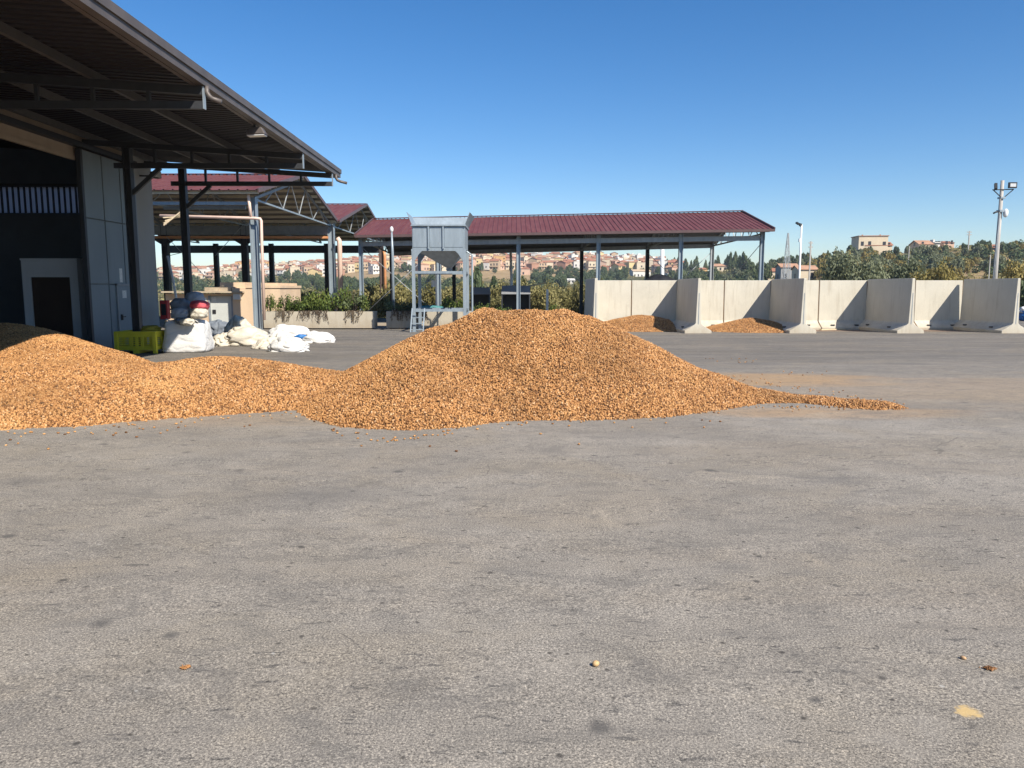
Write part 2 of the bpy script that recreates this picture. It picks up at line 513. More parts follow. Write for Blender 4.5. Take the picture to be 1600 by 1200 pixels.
def mat_heap(scale):
    m, nt, b = new_mat('nut_heap_core')
    src = coords(nt, True)
    v = N(nt, 'ShaderNodeTexVoronoi'); v.inputs['Scale'].default_value = scale
    nt.links.new(src, v.inputs['Vector'])
    r = ramp(nt, [(0.0, (0.30, 0.145, 0.05)), (0.45, (0.16, 0.075, 0.028)), (0.8, (0.04, 0.02, 0.01))])  # dark cell edges put the shade between nuts into the colour
    nt.links.new(v.outputs['Distance'], r.inputs[0])
    sp = N(nt, 'ShaderNodeSeparateColor'); nt.links.new(v.outputs['Color'], sp.inputs[0])
    c = mixc(nt, maprange(nt, sp.outputs[0], 0.0, 1.0, 0.0, 0.5), r.outputs[0], (0.30, 0.14, 0.05))
    nt.links.new(c, b.inputs['Base Color'])
    b.inputs['Roughness'].default_value = 0.8
    bump(nt, b, math_n(nt, 'SUBTRACT', 1.0, v.outputs['Distance']), 0.8, 0.02)
    return m
M['heap'] = mat_heap(38.0)

def mat_cloth(name, col, dirt, transl=0.0, scale=3.0):
    m, nt, b = new_mat(name)
    src = coords(nt, True)
    n1 = noise_t(nt, src, scale, 5, 0.65, 0.4)
    c = mixc(nt, maprange(nt, n1, 0.45, 0.75, 0, 0.6), col, dirt)
    nt.links.new(c, b.inputs['Base Color'])
    b.inputs['Roughness'].default_value = 0.7
    wv = N(nt, 'ShaderNodeTexWave'); wv.inputs['Scale'].default_value = 45; wv.inputs['Distortion'].default_value = 1.5
    nt.links.new(src, wv.inputs['Vector'])
    h = math_n(nt, 'ADD', math_n(nt, 'MULTIPLY', wv.outputs['Fac'], 0.08), noise_t(nt, mapped(nt, src, (1, 1, 2.2)), 5, 3, 0.5, 2.0))
    bump(nt, b, h, 0.45, 0.03)
    return m
M['bag_white'] = mat_cloth('white_woven_sack', (0.66, 0.65, 0.625), (0.52, 0.48, 0.41))
M['bag_cream'] = mat_cloth('cream_woven_sack', (0.60, 0.55, 0.45), (0.42, 0.36, 0.26))
M['bag_grey'] = mat_cloth('grey_plastic_sack', (0.30, 0.33, 0.37), (0.42, 0.44, 0.46))
M['bag_dark'] = mat_cloth('dark_plastic_sack', (0.14, 0.16, 0.185), (0.24, 0.26, 0.28))
M['bag_red'] = mat_cloth('red_woven_sack', (0.52, 0.05, 0.075), (0.58, 0.15, 0.16))
M['bag_olive'] = mat_cloth('yellow_net_sack', (0.38, 0.30, 0.02), (0.24, 0.19, 0.02), scale=12)
M['yellow'] = simple('yellow_crate_plastic', (0.70, 0.60, 0.04), 0.45, 0, 0.10, 3)

def mat_leaf(name, cols, rough=0.6, transl=0.25):
    m, nt, b = new_mat(name)
    oi = N(nt, 'ShaderNodeObjectInfo')
    src = coords(nt, True)
    n1 = noise_t(nt, src, 0.9, 4, 0.6)
    geo = N(nt, 'ShaderNodeNewGeometry')
    isl = geo.outputs['Random Per Island']
    f = math_n(nt, 'ADD', math_n(nt, 'MULTIPLY', n1, 0.45), math_n(nt, 'MULTIPLY', isl, 0.4))
    f = math_n(nt, 'ADD', f, math_n(nt, 'MULTIPLY', oi.outputs['Random'], 0.25))
    r = ramp(nt, [(0.2, cols[0]), (0.5, cols[1]), (0.85, cols[2])])
    nt.links.new(f, r.inputs[0])
    nt.links.new(r.outputs[0], b.inputs['Base Color'])
    b.inputs['Roughness'].default_value = rough
    b.inputs['Specular IOR Level'].default_value = 0.25
    tr = N(nt, 'ShaderNodeBsdfTranslucent'); nt.links.new(r.outputs[0], tr.inputs[0])
    mx = N(nt, 'ShaderNodeMixShader'); mx.inputs[0].default_value = transl
    nt.links.new(b.outputs[0], mx.inputs[1]); nt.links.new(tr.outputs[0], mx.inputs[2])
    nt.links.new(mx.outputs[0], nt.nodes['Material Output'].inputs['Surface'])
    return m
M['leaf_olive'] = mat_leaf('olive_leaves', ((0.075, 0.088, 0.048), (0.160, 0.180, 0.098), (0.245, 0.260, 0.155)))
M['leaf_dark'] = mat_leaf('dark_green_leaves', ((0.042, 0.064, 0.028), (0.092, 0.124, 0.054), (0.155, 0.185, 0.085)))
M['leaf_yellow'] = mat_leaf('yellowing_leaves', ((0.130, 0.112, 0.036), (0.250, 0.205, 0.060), (0.380, 0.290, 0.095)))
M['leaf_scrub'] = mat_leaf('dry_scrub_leaves', ((0.095, 0.095, 0.036), (0.210, 0.190, 0.072), (0.330, 0.285, 0.120)))
M['leaf_planter'] = mat_leaf('planter_leaves', ((0.034, 0.058, 0.016), (0.095, 0.140, 0.032), (0.195, 0.225, 0.050)))
M['leaf_vine'] = mat_leaf('dry_trailing_stems', ((0.085, 0.060, 0.045), (0.140, 0.105, 0.075), (0.200, 0.150, 0.085)))

def mat_terrain():
    m, nt, b = new_mat('dry_countryside')
    src = coords(nt, True)
    at = N(nt, 'ShaderNodeAttribute'); at.attribute_name = 'dry'
    n1 = noise_t(nt, src, 0.012, 6, 0.65, 0.8)
    n2 = noise_t(nt, src, 0.10, 6, 0.65)
    n3 = noise_t(nt, src, 0.6, 4, 0.6)
    green = mixc(nt, maprange(nt, n2, 0.35, 0.65), (0.050, 0.060, 0.026), (0.145, 0.125, 0.058))
    dry = mixc(nt, maprange(nt, n2, 0.35, 0.7), (0.30, 0.205, 0.105), (0.42, 0.305, 0.165))
    f = math_n(nt, 'ADD', math_n(nt, 'MULTIPLY', at.outputs['Fac'], 1.2), math_n(nt, 'SUBTRACT', math_n(nt, 'MULTIPLY', n1, 1.1), 0.55))
    c = mixc(nt, maprange(nt, f, 0.25, 0.6), green, dry)
    c = mixc(nt, maprange(nt, n3, 0.5, 0.75, 0, 0.45), c, (0.06, 0.06, 0.03))
    nt.links.new(c, b.inputs['Base Color'])
    b.inputs['Roughness'].default_value = 1.0
    b.inputs['Specular IOR Level'].default_value = 0.1
    return m
M['terrain'] = mat_terrain()

# ------------------------------------------------------------------ ground and terrain
def build_yard():
    x0, x1, y0, y1 = -60, 60, -25, 61
    nx, ny = 41, 41
    vs, fs = [], []
    for j in range(ny):
        for i in range(nx):
            x = x0 + (x1 - x0) * i / (nx - 1); y = y0 + (y1 - y0) * j / (ny - 1)
            vs.append((x, y, gz(y)))
    for j in range(ny - 1):
        for i in range(nx - 1):
            a = j * nx + i
            fs.append((a, a + 1, a + nx + 1, a + nx))
    me = mesh_from('yard', vs, fs, [M['yard']])
    o = bpy.data.objects.new('yard', me); C.objects.link(o)
    tag(o, 'worn grey asphalt yard with dust and oil spots', None, None, 'structure')
build_yard()

SKY_U = [-3000, -200, 260, 400, 500, 600, 700, 900, 1000, 1050, 1100, 1160, 1250, 1330, 1400, 1500, 1600, 2000, 5000]
SKY_Y = [430, 424, 427, 425, 418, 410, 407, 406, 410, 418, 422, 418, 410, 399, 395, 386, 384, 380, 395]
RID_U = [-3000, 1000, 1100, 1200, 1300, 5000]
RID_R = [850, 850, 560, 420, 330, 330]
A0R = 72.0

def terr_ang(u, r):
    a0 = -(EYE + SL * A0R + 0.15) / A0R
    yr = np.interp(u, SKY_U, SKY_Y); R_ = np.interp(u, RID_U, RID_R)
    aR = (450 - yr) / 1200
    t = np.clip((r - A0R) / (R_ - A0R), 0, 1)
    return a0 + (aR - a0) * (1 - (1 - t) ** 1.08), R_

def terr_z(x, y):
    x = np.asarray(x, float); y = np.asarray(y, float)
    r = np.maximum(y, 1e-3)
    u = 800 + 1200 * x / np.maximum(r, 30.0)
    rr = np.clip(r, A0R, None)
    ang, R_ = terr_ang(u, np.minimum(rr, R_of(u)))
    z = EYE + np.minimum(rr, R_) * ang
    z = np.where(rr > R_, z - (rr - R_) * 0.09, z)
    flat = -SL * np.clip(y, -60, A0R) - 0.15
    k = np.clip((y - 61.0) / 11.0, 0, 1)
    z = np.where(y < A0R, flat, z)
    return z

def R_of(u):
    return np.interp(u, RID_U, RID_R)

def terr_r(u, py):
    """distance at which the terrain meets the sight line u, py"""
    lo, hi = A0R, float(R_of(u))
    for _ in range(40):
        mid = (lo + hi) / 2
        a, _r = terr_ang(u, mid)
        if 450 - 1200 * a > py: lo = mid
        else: hi = mid
    return (lo + hi) / 2

def build_terrain():
    ys = np.concatenate([np.linspace(-400, -60, 6), np.linspace(-40, 60, 6), np.linspace(66, 130, 17), np.linspace(138, 400, 40), np.linspace(410, 900, 50), np.linspace(930, 2600, 16)])
    xn = np.linspace(-1, 1, 181)
    vs, dry = [], []
    for y in ys:
        half = max(500.0, 1.3 * y)
        xs = xn * half
        zs = terr_z(xs, np.full_like(xs, y))
        for x, z in zip(xs, zs):
            if y > 75:
                z += (noise.noise(Vector((x * 0.02, y * 0.02, 0))) * 0.5 + noise.noise(Vector((x * 0.006, y * 0.006, 4))) * 1.2) * min(1, (y - 75) / 200)
            vs.append((x, y, z))
            u = 800 + 1200 * x / max(y, 60)
            py = 450 - 1200 * (z - EYE) / max(y, 60)
            d = 0.12
            d += 0.75 * math.exp(-((u - 560) / 75) ** 2 - ((py - 432) / 7) ** 2)
            d += 0.8 * math.exp(-((u - 800) / 120) ** 2 - ((py - 428) / 9) ** 2)
            d += 0.35 * math.exp(-((u - 430) / 60) ** 2 - ((py - 440) / 6) ** 2)
            d += 0.3 * (1 if u > 1250 else 0)
            dry.append(d)
    nx = len(xn)
    fs = []
    for j in range(len(ys) - 1):
        for i in range(nx - 1):
            a = j * nx + i
            fs.append((a, a + 1, a + nx + 1, a + nx))
    me = mesh_from('countryside', vs, fs, [M['terrain']], smooth=True)
    at = me.attributes.new('dry', 'FLOAT', 'POINT')
    at.data.foreach_set('value', np.array(dry, dtype=np.float32))
    o = bpy.data.objects.new('countryside_ground', me); C.objects.link(o)
    tag(o, 'dry fields and scrub rising to the hillside town', None, None, 'structure')
build_terrain()

# ------------------------------------------------------------------ heaps of nuts
def nut_mesh():
    bm = bmesh.new()
    bmesh.ops.create_icosphere(bm, subdivisions=2, radius=1)
    for v in bm.verts:
        x, y, z = v.co
        k = 1 - 0.25 * max(0, x) ** 2
        v.co = Vector((x * 0.0175 + 0.001 * max(0, x), y * 0.0125 * k, z * 0.0098 * k))
    me = bpy.data.meshes.new('nut')
    bm.to_mesh(me); bm.free()
    me.polygons.foreach_set('use_smooth', np.ones(len(me.polygons), dtype=bool))
    me.materials.append(M['nut'])
    return me
NUT = nut_mesh()

def nuts_modifier(o, density, size, seed, lift):
    ng = bpy.data.node_groups.new('nut_scatter', 'GeometryNodeTree')
    ng.interface.new_socket('Geometry', in_out='INPUT', socket_type='NodeSocketGeometry')
    ng.interface.new_socket('Geometry', in_out='OUTPUT', socket_type='NodeSocketGeometry')
    n = ng.nodes; l = ng.links
    gi = n.new('NodeGroupInput'); go = n.new('NodeGroupOutput')
    dp = n.new('GeometryNodeDistributePointsOnFaces'); dp.distribute_method = 'RANDOM'
    dp.inputs['Density'].default_value = density
    dp.inputs['Seed'].default_value = seed
    ico = n.new('GeometryNodeMeshIcoSphere'); ico.inputs['Radius'].default_value = size; ico.inputs['Subdivisions'].default_value = 2
    tf = n.new('GeometryNodeTransform'); tf.inputs['Scale'].default_value = (1.0, 0.72, 0.58)
    sm = n.new('GeometryNodeSetMaterial'); sm.inputs['Material'].default_value = M['nut']
    ss = n.new('GeometryNodeSetShadeSmooth')
    ip = n.new('GeometryNodeInstanceOnPoints')
    rr = n.new('FunctionNodeRandomValue'); rr.data_type = 'FLOAT_VECTOR'
    rr.inputs[0].default_value = (0, 0, 0); rr.inputs[1].default_value = (6.28, 6.28, 6.28); rr.inputs['Seed'].default_value = seed + 1
    rs = n.new('FunctionNodeRandomValue'); rs.data_type = 'FLOAT'
    rs.inputs[2].default_value = 0.68; rs.inputs[3].default_value = 1.3; rs.inputs['Seed'].default_value = seed + 2
    sp = n.new('GeometryNodeSetPosition')
    ro = n.new('FunctionNodeRandomValue'); ro.data_type = 'FLOAT_VECTOR'
    ro.inputs[0].default_value = (0, 0, -0.006); ro.inputs[1].default_value = (0, 0, lift); ro.inputs['Seed'].default_value = seed + 3
    jg = n.new('GeometryNodeJoinGeometry')
    l.new(gi.outputs[0], dp.inputs['Mesh'])
    l.new(dp.outputs['Points'], sp.inputs['Geometry'])
    l.new(ro.outputs[0], sp.inputs['Offset'])
    l.new(sp.outputs[0], ip.inputs['Points'])
    l.new(ico.outputs['Mesh'], tf.inputs['Geometry'])
    l.new(tf.outputs[0], ss.inputs['Geometry'])
    l.new(ss.outputs[0], sm.inputs['Geometry'])
    l.new(sm.outputs[0], ip.inputs['Instance'])
    l.new(rr.outputs[0], ip.inputs['Rotation'])
    l.new(rs.outputs[1], ip.inputs['Scale'])
    l.new(gi.outputs[0], jg.inputs[0])
    l.new(ip.outputs[0], jg.inputs[0])
    l.new(jg.outputs[0], go.inputs[0])
    md = o.modifiers.new('nuts', 'NODES'); md.node_group = ng

def heap(name, label, hf, x0, x1, y0, y1, step, density, size, seed, cut=0.008, lift=0.012):
    xs = np.arange(x0, x1 + step, step); ys = np.arange(y0, y1 + step, step)
    XX, YY = np.meshgrid(xs, ys)
    H = hf(XX, YY)
    for j in range(H.shape[0]):
        for i in range(H.shape[1]):
            if H[j, i] > -0.1:
                p = Vector((XX[j, i], YY[j, i], seed))
                H[j, i] += 0.030 * noise.noise(p * 1.6) + 0.014 * noise.noise(p * 5.0) + 0.01 * noise.noise(p * 11)
    cx, cy = (x0 + x1) / 2, (y0 + y1) / 2
    idx = -np.ones(H.shape, int)
    vs, fs = [], []
    inside = H > cut
    for j in range(H.shape[0] - 1):
        for i in range(H.shape[1] - 1):
            q = [(j, i), (j, i + 1), (j + 1, i + 1), (j + 1, i)]
            if any(inside[a] for a in q):
                f = []
                for a in q:
                    if idx[a] < 0:
                        idx[a] = len(vs)
                        h = max(H[a], 0) if inside[a] else -0.012
                        vs.append((XX[a] - cx, YY[a] - cy, gz(YY[a]) + h - gz(cy)))
                    f.append(int(idx[a]))
                fs.append(tuple(f))
    me = mesh_from(name, vs, fs, [M['heap']], smooth=True)
    o = bpy.data.objects.new(name, me); C.objects.link(o)
    o.location = (cx, cy, gz(cy))
    tag(o, label, 'heap', None, 'stuff')
    nuts_modifier(o, density, size, seed, lift)
    return o

def softmax(hs, k):
    hs = np.stack(hs)
    m = hs.max(0)
    return m + np.log(np.exp((hs - m) * k).sum(0)) / k

def hf_main(X, Y):
    cones = [(-0.42, 13.0, 1.58, .58), (0.05, 13.0, 1.52, .60), (0.40, 13.0, 1.52, .60), (0.85, 13.05, 1.56, .62), (1.30, 13.0, 1.38, .59), (1.75, 13.0, 1.17, .58), (2.15, 12.95, .95, .55), (2.55, 12.9, .70, .5), (3.3, 12.75, .44, .42), (0.9, 12.0, 1.0, .58), (1.6, 11.9, .80, .56),
             (4.2, 12.55, .17, .30), (4.9, 12.15, .11, .26), (5.4, 11.72, .06, .2), (5.62, 11.6, .045, .2), (-1.2, 12.9, 1.24, .56), (-1.75, 12.8, .93, .56), (-2.15, 12.6, .68, .52), (-2.5, 12.2, .42, .5),
             (-1.42, 11.3, .90, .56), (-1.38, 10.6, .62, .52), (0.2, 12.0, 1.02, .6), (2.3, 11.9, .42, .5), (3.0, 12.3, .33, .5), (-2.3, 11.4, .38, .45)]
    hs = [H - s * np.sqrt((X - x) ** 2 + (Y - y) ** 2 + 0.02) for x, y, H, s in cones]
    return softmax(hs, 13.0) - 0.03

def poly_dist(X, Y, poly):
    """signed distance to polygon, positive inside"""
    d = np.full(X.shape, 1e9); ins = np.zeros(X.shape, bool)
    n = len(poly)
    for i in range(n):
        ax, ay = poly[i]; bx, by = poly[(i + 1) % n]
        ex, ey = bx - ax, by - ay
        t = np.clip(((X - ax) * ex + (Y - ay) * ey) / (ex * ex + ey * ey), 0, 1)
        d = np.minimum(d, np.hypot(X - ax - t * ex, Y - ay - t * ey))
        c = ((ay > Y) != (by > Y)) & (X < (bx - ax) * (Y - ay) / (by - ay + 1e-12) + ax)
        ins ^= c
    return np.where(ins, d, -d)

def hf_left(X, Y):
    poly = [(-13, 8.8), (-6.3, 9.45), (-5.55, 9.75), (-5.0, 10.2), (-4.2, 10.6), (-3.3, 11.1), (-2.3, 11.35), (-1.8, 12.6), (-2.2, 13.5), (-3.2, 14.0), (-4.6, 14.6), (-6.2, 15.4), (-7.6, 16.8), (-8.8, 18.3), (-10.3, 20.3), (-12.0, 21.6), (-15.5, 21.6), (-16, 15)]
    d = poly_dist(X, Y, poly)
    top = 0.20 + 0.80 * np.exp(-((X + 12.2) / 3.3) ** 2 - ((Y - 18.2) / 2.6) ** 2) + 0.52 * np.exp(-((X + 9.2) / 2.2) ** 2 - ((Y - 15.6) / 2.0) ** 2) \
        + 0.40 * np.exp(-((X + 4.9) / 1.3) ** 2 - ((Y - 13.0) / 1.3) ** 2) + 0.24 * np.exp(-((X + 3.0) / 1.4) ** 2 - ((Y - 12.9) / .8) ** 2) \
        + 0.26 * np.exp(-((X + 7.2) / 1.5) ** 2 - ((Y - 12.2) / 1.5) ** 2) + 0.20 * np.exp(-((X + 5.3) / .9) ** 2 - ((Y - 11.0) / .8) ** 2) + 0.22 * np.exp(-((X + 8.6) / 1.6) ** 2 - ((Y - 12.0) / 1.3) ** 2)
    e = 0.52 * d
    k = 9.0
    h = -np.log(np.exp(-e * k) + np.exp(-top * k)) / k
    return np.where(d < -0.3, -1, h)

def bay_hf(cx, cy, rx, ry, H, ry2=None):
    def f(X, Y):
        dy = np.where(Y > cy, (Y - cy) / (ry2 or ry), (Y - cy) / ry)
        r = np.sqrt(((X - cx) / rx) ** 2 + dy ** 2)
        return H * (1 - r ** 1.3)
    return f

heap('nut_heap', 'big twin-peaked heap of tan nuts in the middle of the yard, with a tail to the right', hf_main, -3.6, 6.3, 8.6, 17.0, 0.07, 3100, 0.0162, 11, lift=0.022)
heap('nut_heap', 'broad low heap of tan nuts spreading out from the warehouse doors, partly in shade', hf_left, -15.5, -1.8, 8.8, 22.0, 0.08, 3000, 0.0172, 23, lift=0.015)
heap('nut_heap', 'small heap of nuts in the walled bay behind the big heap, half in shadow', bay_hf(6.6, 39.2, 3.4, 2.3, 0.75, 4), 4.2, 8.0, 36.9, 39.55, 0.1, 700, 0.026, 31)
heap('nut_heap', 'flat round heap of nuts in the second walled bay from the shed', bay_hf(12.0, 38.4, 2.55, 2.6, 0.62, 3), 9.6, 14.5, 35.6, 39.5, 0.1, 700, 0.026, 37)

# loose nuts lying round the heaps and in the foreground
def loose(px, py, label, group, s=1.0, mesh=NUT, name='loose_nut', rz=None):
    g = G(px, py)
    o = bpy.data.objects.new(name, mesh); C.objects.link(o)
    o.location = (g.x, g.y, g.z + 0.0095 * s)
    o.rotation_euler = (0, 0, random.uniform(0, 6.28) if rz is None else rz)
    o.scale = (s, s, s)
    if group:
        label += ', ' + ('left end' if px < 300 else 'below the left heap' if px < 480 else 'under its left lobe' if px < 640 else 'under its left peak' if px < 780 else 'under its right peak' if px < 920 else 'under its right flank' if px < 1140 else 'near the tail root' if px < 1260 else 'beyond the tail tip')
    tag(o, label, 'nut', group)
    return o
NUT1 = NUT.copy(); NUT1.name = 'round_nut'
NUT1.materials.clear(); NUT1.materials.append(simple('pale_nut_shell', (0.56, 0.36, 0.17), 0.6, 0, 0.12, 60, 300, 0.2))
for v in NUT1.vertices: v.co = Vector((v.co.x * .92, v.co.y * 1.15, v.co.z * 1.35))
o1 = loose(931, 1041, 'single round tan nut lying alone in the foreground, casting a dark shadow', None, 1.05, mesh=NUT1, rz=0.4)
o1.location.z += .0035
for (px, py, s) in [(1505, 1030, .8)]:
    loose(px, py, 'small brown nut fragment left of the crushed shell at right foreground', None, s)
def crushed(px, py, label, seed, n, spread):
    rg = random.Random(seed)
    mb = MB()
    g = G(px, py)
    for _ in range(n):
        x, y = g.x + rg.gauss(0, spread), g.y + rg.gauss(0, spread * .6)
        a = rg.uniform(0, 6.28); s = rg.uniform(.004, .013)
        p = [Vector((x + s * math.cos(a + k), y + s * math.sin(a + k), gz(y) + rg.uniform(.001, .012))) for k in (0, 2.0, 4.1)]
        c = Vector((x, y, gz(y) + rg.uniform(.006, .016)))
        n0 = len(mb.v)
        mb.v += [tuple(q) for q in p] + [tuple(c)]
        mb.f += [(n0, n0 + 1, n0 + 2), (n0, n0 + 1, n0 + 3), (n0 + 1, n0 + 2, n0 + 3), (n0 + 2, n0, n0 + 3)]; mb.m += [0] * 4
    return tag(put('crushed_nut', mb, M['nut']), label, 'nut shell')
crushed(288, 1045, 'crushed orange nut shell on the asphalt at the left foreground', 1, 26, .014)
crushed(1546, 1046, 'crushed dark nut shell near the right foreground edge', 2, 40, .013)
rg = random.Random(5)
fr_edge = [(475, 642), (500, 662), (545, 676), (620, 684), (690, 676), (720, 664), (800, 661), (900, 657), (1000, 650), (1090, 644), (1135, 634)]
for i in range(96):
    k = rg.uniform(0, len(fr_edge) - 1.001); a = int(k); t = k - a
    px = fr_edge[a][0] * (1 - t) + fr_edge[a + 1][0] * t
    py = fr_edge[a][1] * (1 - t) + fr_edge[a + 1][1] * t + abs(rg.gauss(0, 5.0)) * (1 + 2 * (rg.random() < .15))
    loose(px, py, 'loose nut rolled out along the front edge of the big heap', 'loose nuts in front of the big heap', rg.uniform(.85, 1.15))
for i in range(60):
    t = rg.random()
    px = 1130 + 290 * t; py = 594 + 40 * t - abs(rg.gauss(0, 4.0)) - 3 + (6 * t)
    loose(px, py, 'loose nut scattered behind and beyond the tail of the big heap', 'loose nuts by the heap tail', rg.uniform(.85, 1.15))
for i in range(60):
    t = rg.random()
    px = 1140 + 250 * t; py = 632 + 4 * t + abs(rg.gauss(0, 3.5))
    loose(px, py, 'loose nut on the near side of the heap tail', 'loose nuts in front of the heap tail', rg.uniform(.8, 1.15))
for i in range(26):
    px = rg.uniform(1100, 1190) if i < 16 else rg.uniform(1180, 1330)
    py = (563 if i < 16 else 583) + rg.uniform(-3, 4)
    loose(px, py, 'loose nut on the dusty ground behind the big heap', 'loose nuts behind the big heap', rg.uniform(.9, 1.2))
for i in range(64):
    px = rg.uniform(5, 470); py = 676 - (px / 470) * 36 + abs(rg.gauss(0, 12))
    loose(px, py, 'loose nut rolled out in front of the low heap', 'loose nuts in front of the low heap', rg.uniform(.8, 1.15))

# ------------------------------------------------------------------ warehouse on the left
WR = 15 / 1200.0
def W(x, d, z):
    """warehouse frame: x across, d along its side wall, z above camera level"""
    return Vector((x - WR * d, d + WR * x, z + EYE))

wh = root('warehouse', W(-12.4, 15, -EYE - .2), 'dark warehouse with a deep steel canopy and sliding doors, left of the nut heaps', 'warehouse')
EX, EZ = -5.9, 4.13
RS = 0.062
def roofz(x):
    return EZ + (EX - x) * RS
D0, D1 = 2.0, 28.7
def gzw(d):
    return -EYE - SL * d
def wbox(mb, x0, x1, d0, d1, z0, z1, m=0):
    return mb.hexa([W(x0, d0, z0), W(x1, d0, z0), W(x1, d1, z0), W(x0, d1, z0)], [W(x0, d0, z1), W(x1, d0, z1), W(x1, d1, z1), W(x0, d1, z1)], m)
# roof sheet: ribs across
mb = MB()
xl = -36.0
d = D0
pitch = 0.25
while d < D1 - .01:
    pr = [(0, 0), (.13, 0), (.16, .04), (.22, .04), (.25, 0)]
    for (a, ha), (b, hb) in zip(pr, pr[1:]):
        da, db = min(d + a, D1), min(d + b, D1)
        if db > da:
            mb.quad(W(EX, da, EZ + ha), W(EX, db, EZ + hb), W(xl, db, roofz(xl) + hb), W(xl, da, roofz(xl) + ha))
            mb.quad(W(EX, da, EZ + ha + .012), W(EX, db, EZ + hb + .012), W(xl, db, roofz(xl) + hb + .012), W(xl, da, roofz(xl) + ha + .012))
    d += pitch
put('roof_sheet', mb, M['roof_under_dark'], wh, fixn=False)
for i, x in enumerate((-6.08, -8.1, -10.2, -12.15)):
    mb = MB()
    h = .17
    mb.beam(W(x, D0, roofz(x) - h / 2 - .004), W(x, D1, roofz(x) - h / 2 - .004), .09, h)
    put('purlin', mb, M['purlin_dim'] if i else M['eave_metal'], wh)
# eave: fascia angle, gutter channel, edge flashing
mb = MB()
mb.beam(W(EX + .05, D0, EZ + .055), W(EX + .05, D1 + .02, EZ + .055), .03, .15)
put('edge_flashing', mb, M['eave_metal'], wh)
mb = MB()
gp = [(0, 0), (.15, 0), (.15, .15), (.135, .15), (.135, .015), (.015, .015), (.015, .15), (0, .15)]
o0 = W(EX - .12, D0, EZ - .16)
mb.prism(gp, o0, W(1, 0, 0) - W(0, 0, 0), (0, 0, 1), W(0, D1 - D0, 0) - W(0, 0, 0))
gut = put('gutter', mb, M['eave_metal'], wh)
for d in (16.05, 28.0):
    mb = MB(); mb.smooth = True
    a = W(EX + .03, d - .1, EZ - .15)
    k = .72 if d < 20 else 1.0
    mb.tube([a, a + Vector((.0, 0, -.12)), a + Vector((.05, .0, -.2)), a + Vector((.14 * k, 0, -.24)), a + Vector((.38 * k, .02, -.30))], .05, 10)
    put('downpipe_spout', mb, M['eave_metal'], gut)
# trusses
def truss(d):
    ph = .16
    tz = lambda x: roofz(x) - .17 - ph / 2 - .006
    mb = MB()
    mb.beam(W(EX - .02, d, tz(EX)), W(-12.38, d, tz(-12.4)), .10, ph)
    t = put('canopy_truss', mb, M['steel_dark'], wh)
    bz = 3.60
    mb = MB(); mb.beam(W(EX - .02, d, bz), W(-11.5, d, bz), .10, .15); put('bottom_chord', mb, M['steel_dark'], t)
    for x in (-7.0, -8.1, -9.2, -10.3):
        mb = MB(); mb.beam(W(x, d, bz + .07), W(x, d, tz(x) - .07), .07, .07); put('strut', mb, M['steel_dark'], t)
    mb = MB(); mb.hexa([W(EX - .02, d - .06, bz - .075), W(EX + .0, d - .06, bz - .075), W(EX + .0, d + .06, bz - .075), W(EX - .02, d + .06, bz - .075)],
                       [W(EX - .02, d - .06, tz(EX) + .08), W(EX + .0, d - .06, tz(EX) + .08), W(EX + .0, d + .06, tz(EX) + .08), W(EX - .02, d + .06, tz(EX) + .08)])
    put('end_plate', mb, M['galv'], t)
    mb = MB(); mb.beam(W(-11.1, d, 2.72), W(-10.15, d, bz - .06), .1, .12); put('knee_brace', mb, M['steel_dark'], t)
for d in (8.2, 15.9, 23.55, 27.5):
    truss(d)
    mb = MB()
    for (xa, xb, da, db) in ((-11.21, -11.185, -.11, .11), (-11.015, -10.99, -.11, .11), (-11.185, -11.015, -.012, .012)):
        wbox(mb, xa, xb, d + da, d + db, gzw(d) - .05, roofz(-11.1) - .34)
    p = put('canopy_post', mb, M['steel_dark'], wh)  # grey steel post, its shade put into the dark colour
# side wall: beige above the track, grey pilaster, opening between d=9 and 23.1
mb = MB(); wbox(mb, -12.75, -12.4, 2.0, 9.0, -2.1, 4.62); put('wall', mb, M['wall_grey'], wh)
mb = MB(); wbox(mb, -12.75, -12.4, 9.0, 26.4, 3.80, 4.62); put('lintel_wall', mb, M['wall_beige'], wh)
mb = MB(); wbox(mb, -12.75, -12.4, 26.4, 28.0, -2.1, 4.60); put('wall', mb, M['wall_grey'], wh)
mb = MB(); wbox(mb, -12.39, -12.30, 26.4, 26.55, -2.1, 3.8); put('wall_joint_strip', mb, M['steel_mid'], wh)
mb = MB(); wbox(mb, -12.40, -12.18, 9.5, 26.5, 4.06, 4.18); wbox(mb, -12.40, -12.34, 9.5, 26.5, 4.18, 4.26); put('door_track', mb, M['steel_dark'], wh)
mb = MB(); wbox(mb, -12.46, -12.36, 9.0, 23.1, 3.68, 3.80); put('lintel_edge', mb, M['wall_beige'], wh)
# sliding door leaf: panels
sd = root('sliding_door', W(-12.28, 24.7, gzw(24.7)), 'tall grey steel sliding door panels pushed to the end of the warehouse wall', 'sliding door')
def door_panel(d0, d1):
    for (z0, z1) in ((gzw(24) + .08, 0.10), (0.13, 2.04), (2.07, 4.0)):
        mb = MB(); wbox(mb, -12.32, -12.24, d0 + .02, d1 - .02, z0, z1)
        put('panel', mb, M['door_grey'], sd, bevel=.006)
door_panel(23.15, 24.25); door_panel(24.27, 25.35); door_panel(25.37, 26.2)
mb = MB(); wbox(mb, -12.36, -12.32, 23.1, 26.25, gzw(24) + .05, 4.0); put('frame', mb, M['steel_mid'], sd)
mb = MB(); wbox(mb, -12.34, -12.20, 23.0, 23.12, gzw(23) + .03, 4.02); put('edge_post', mb, M['steel_dark'], sd)
mb = MB(); wbox(mb, -12.238, -12.20, 24.72, 25.72, gzw(25) + .10, .06)
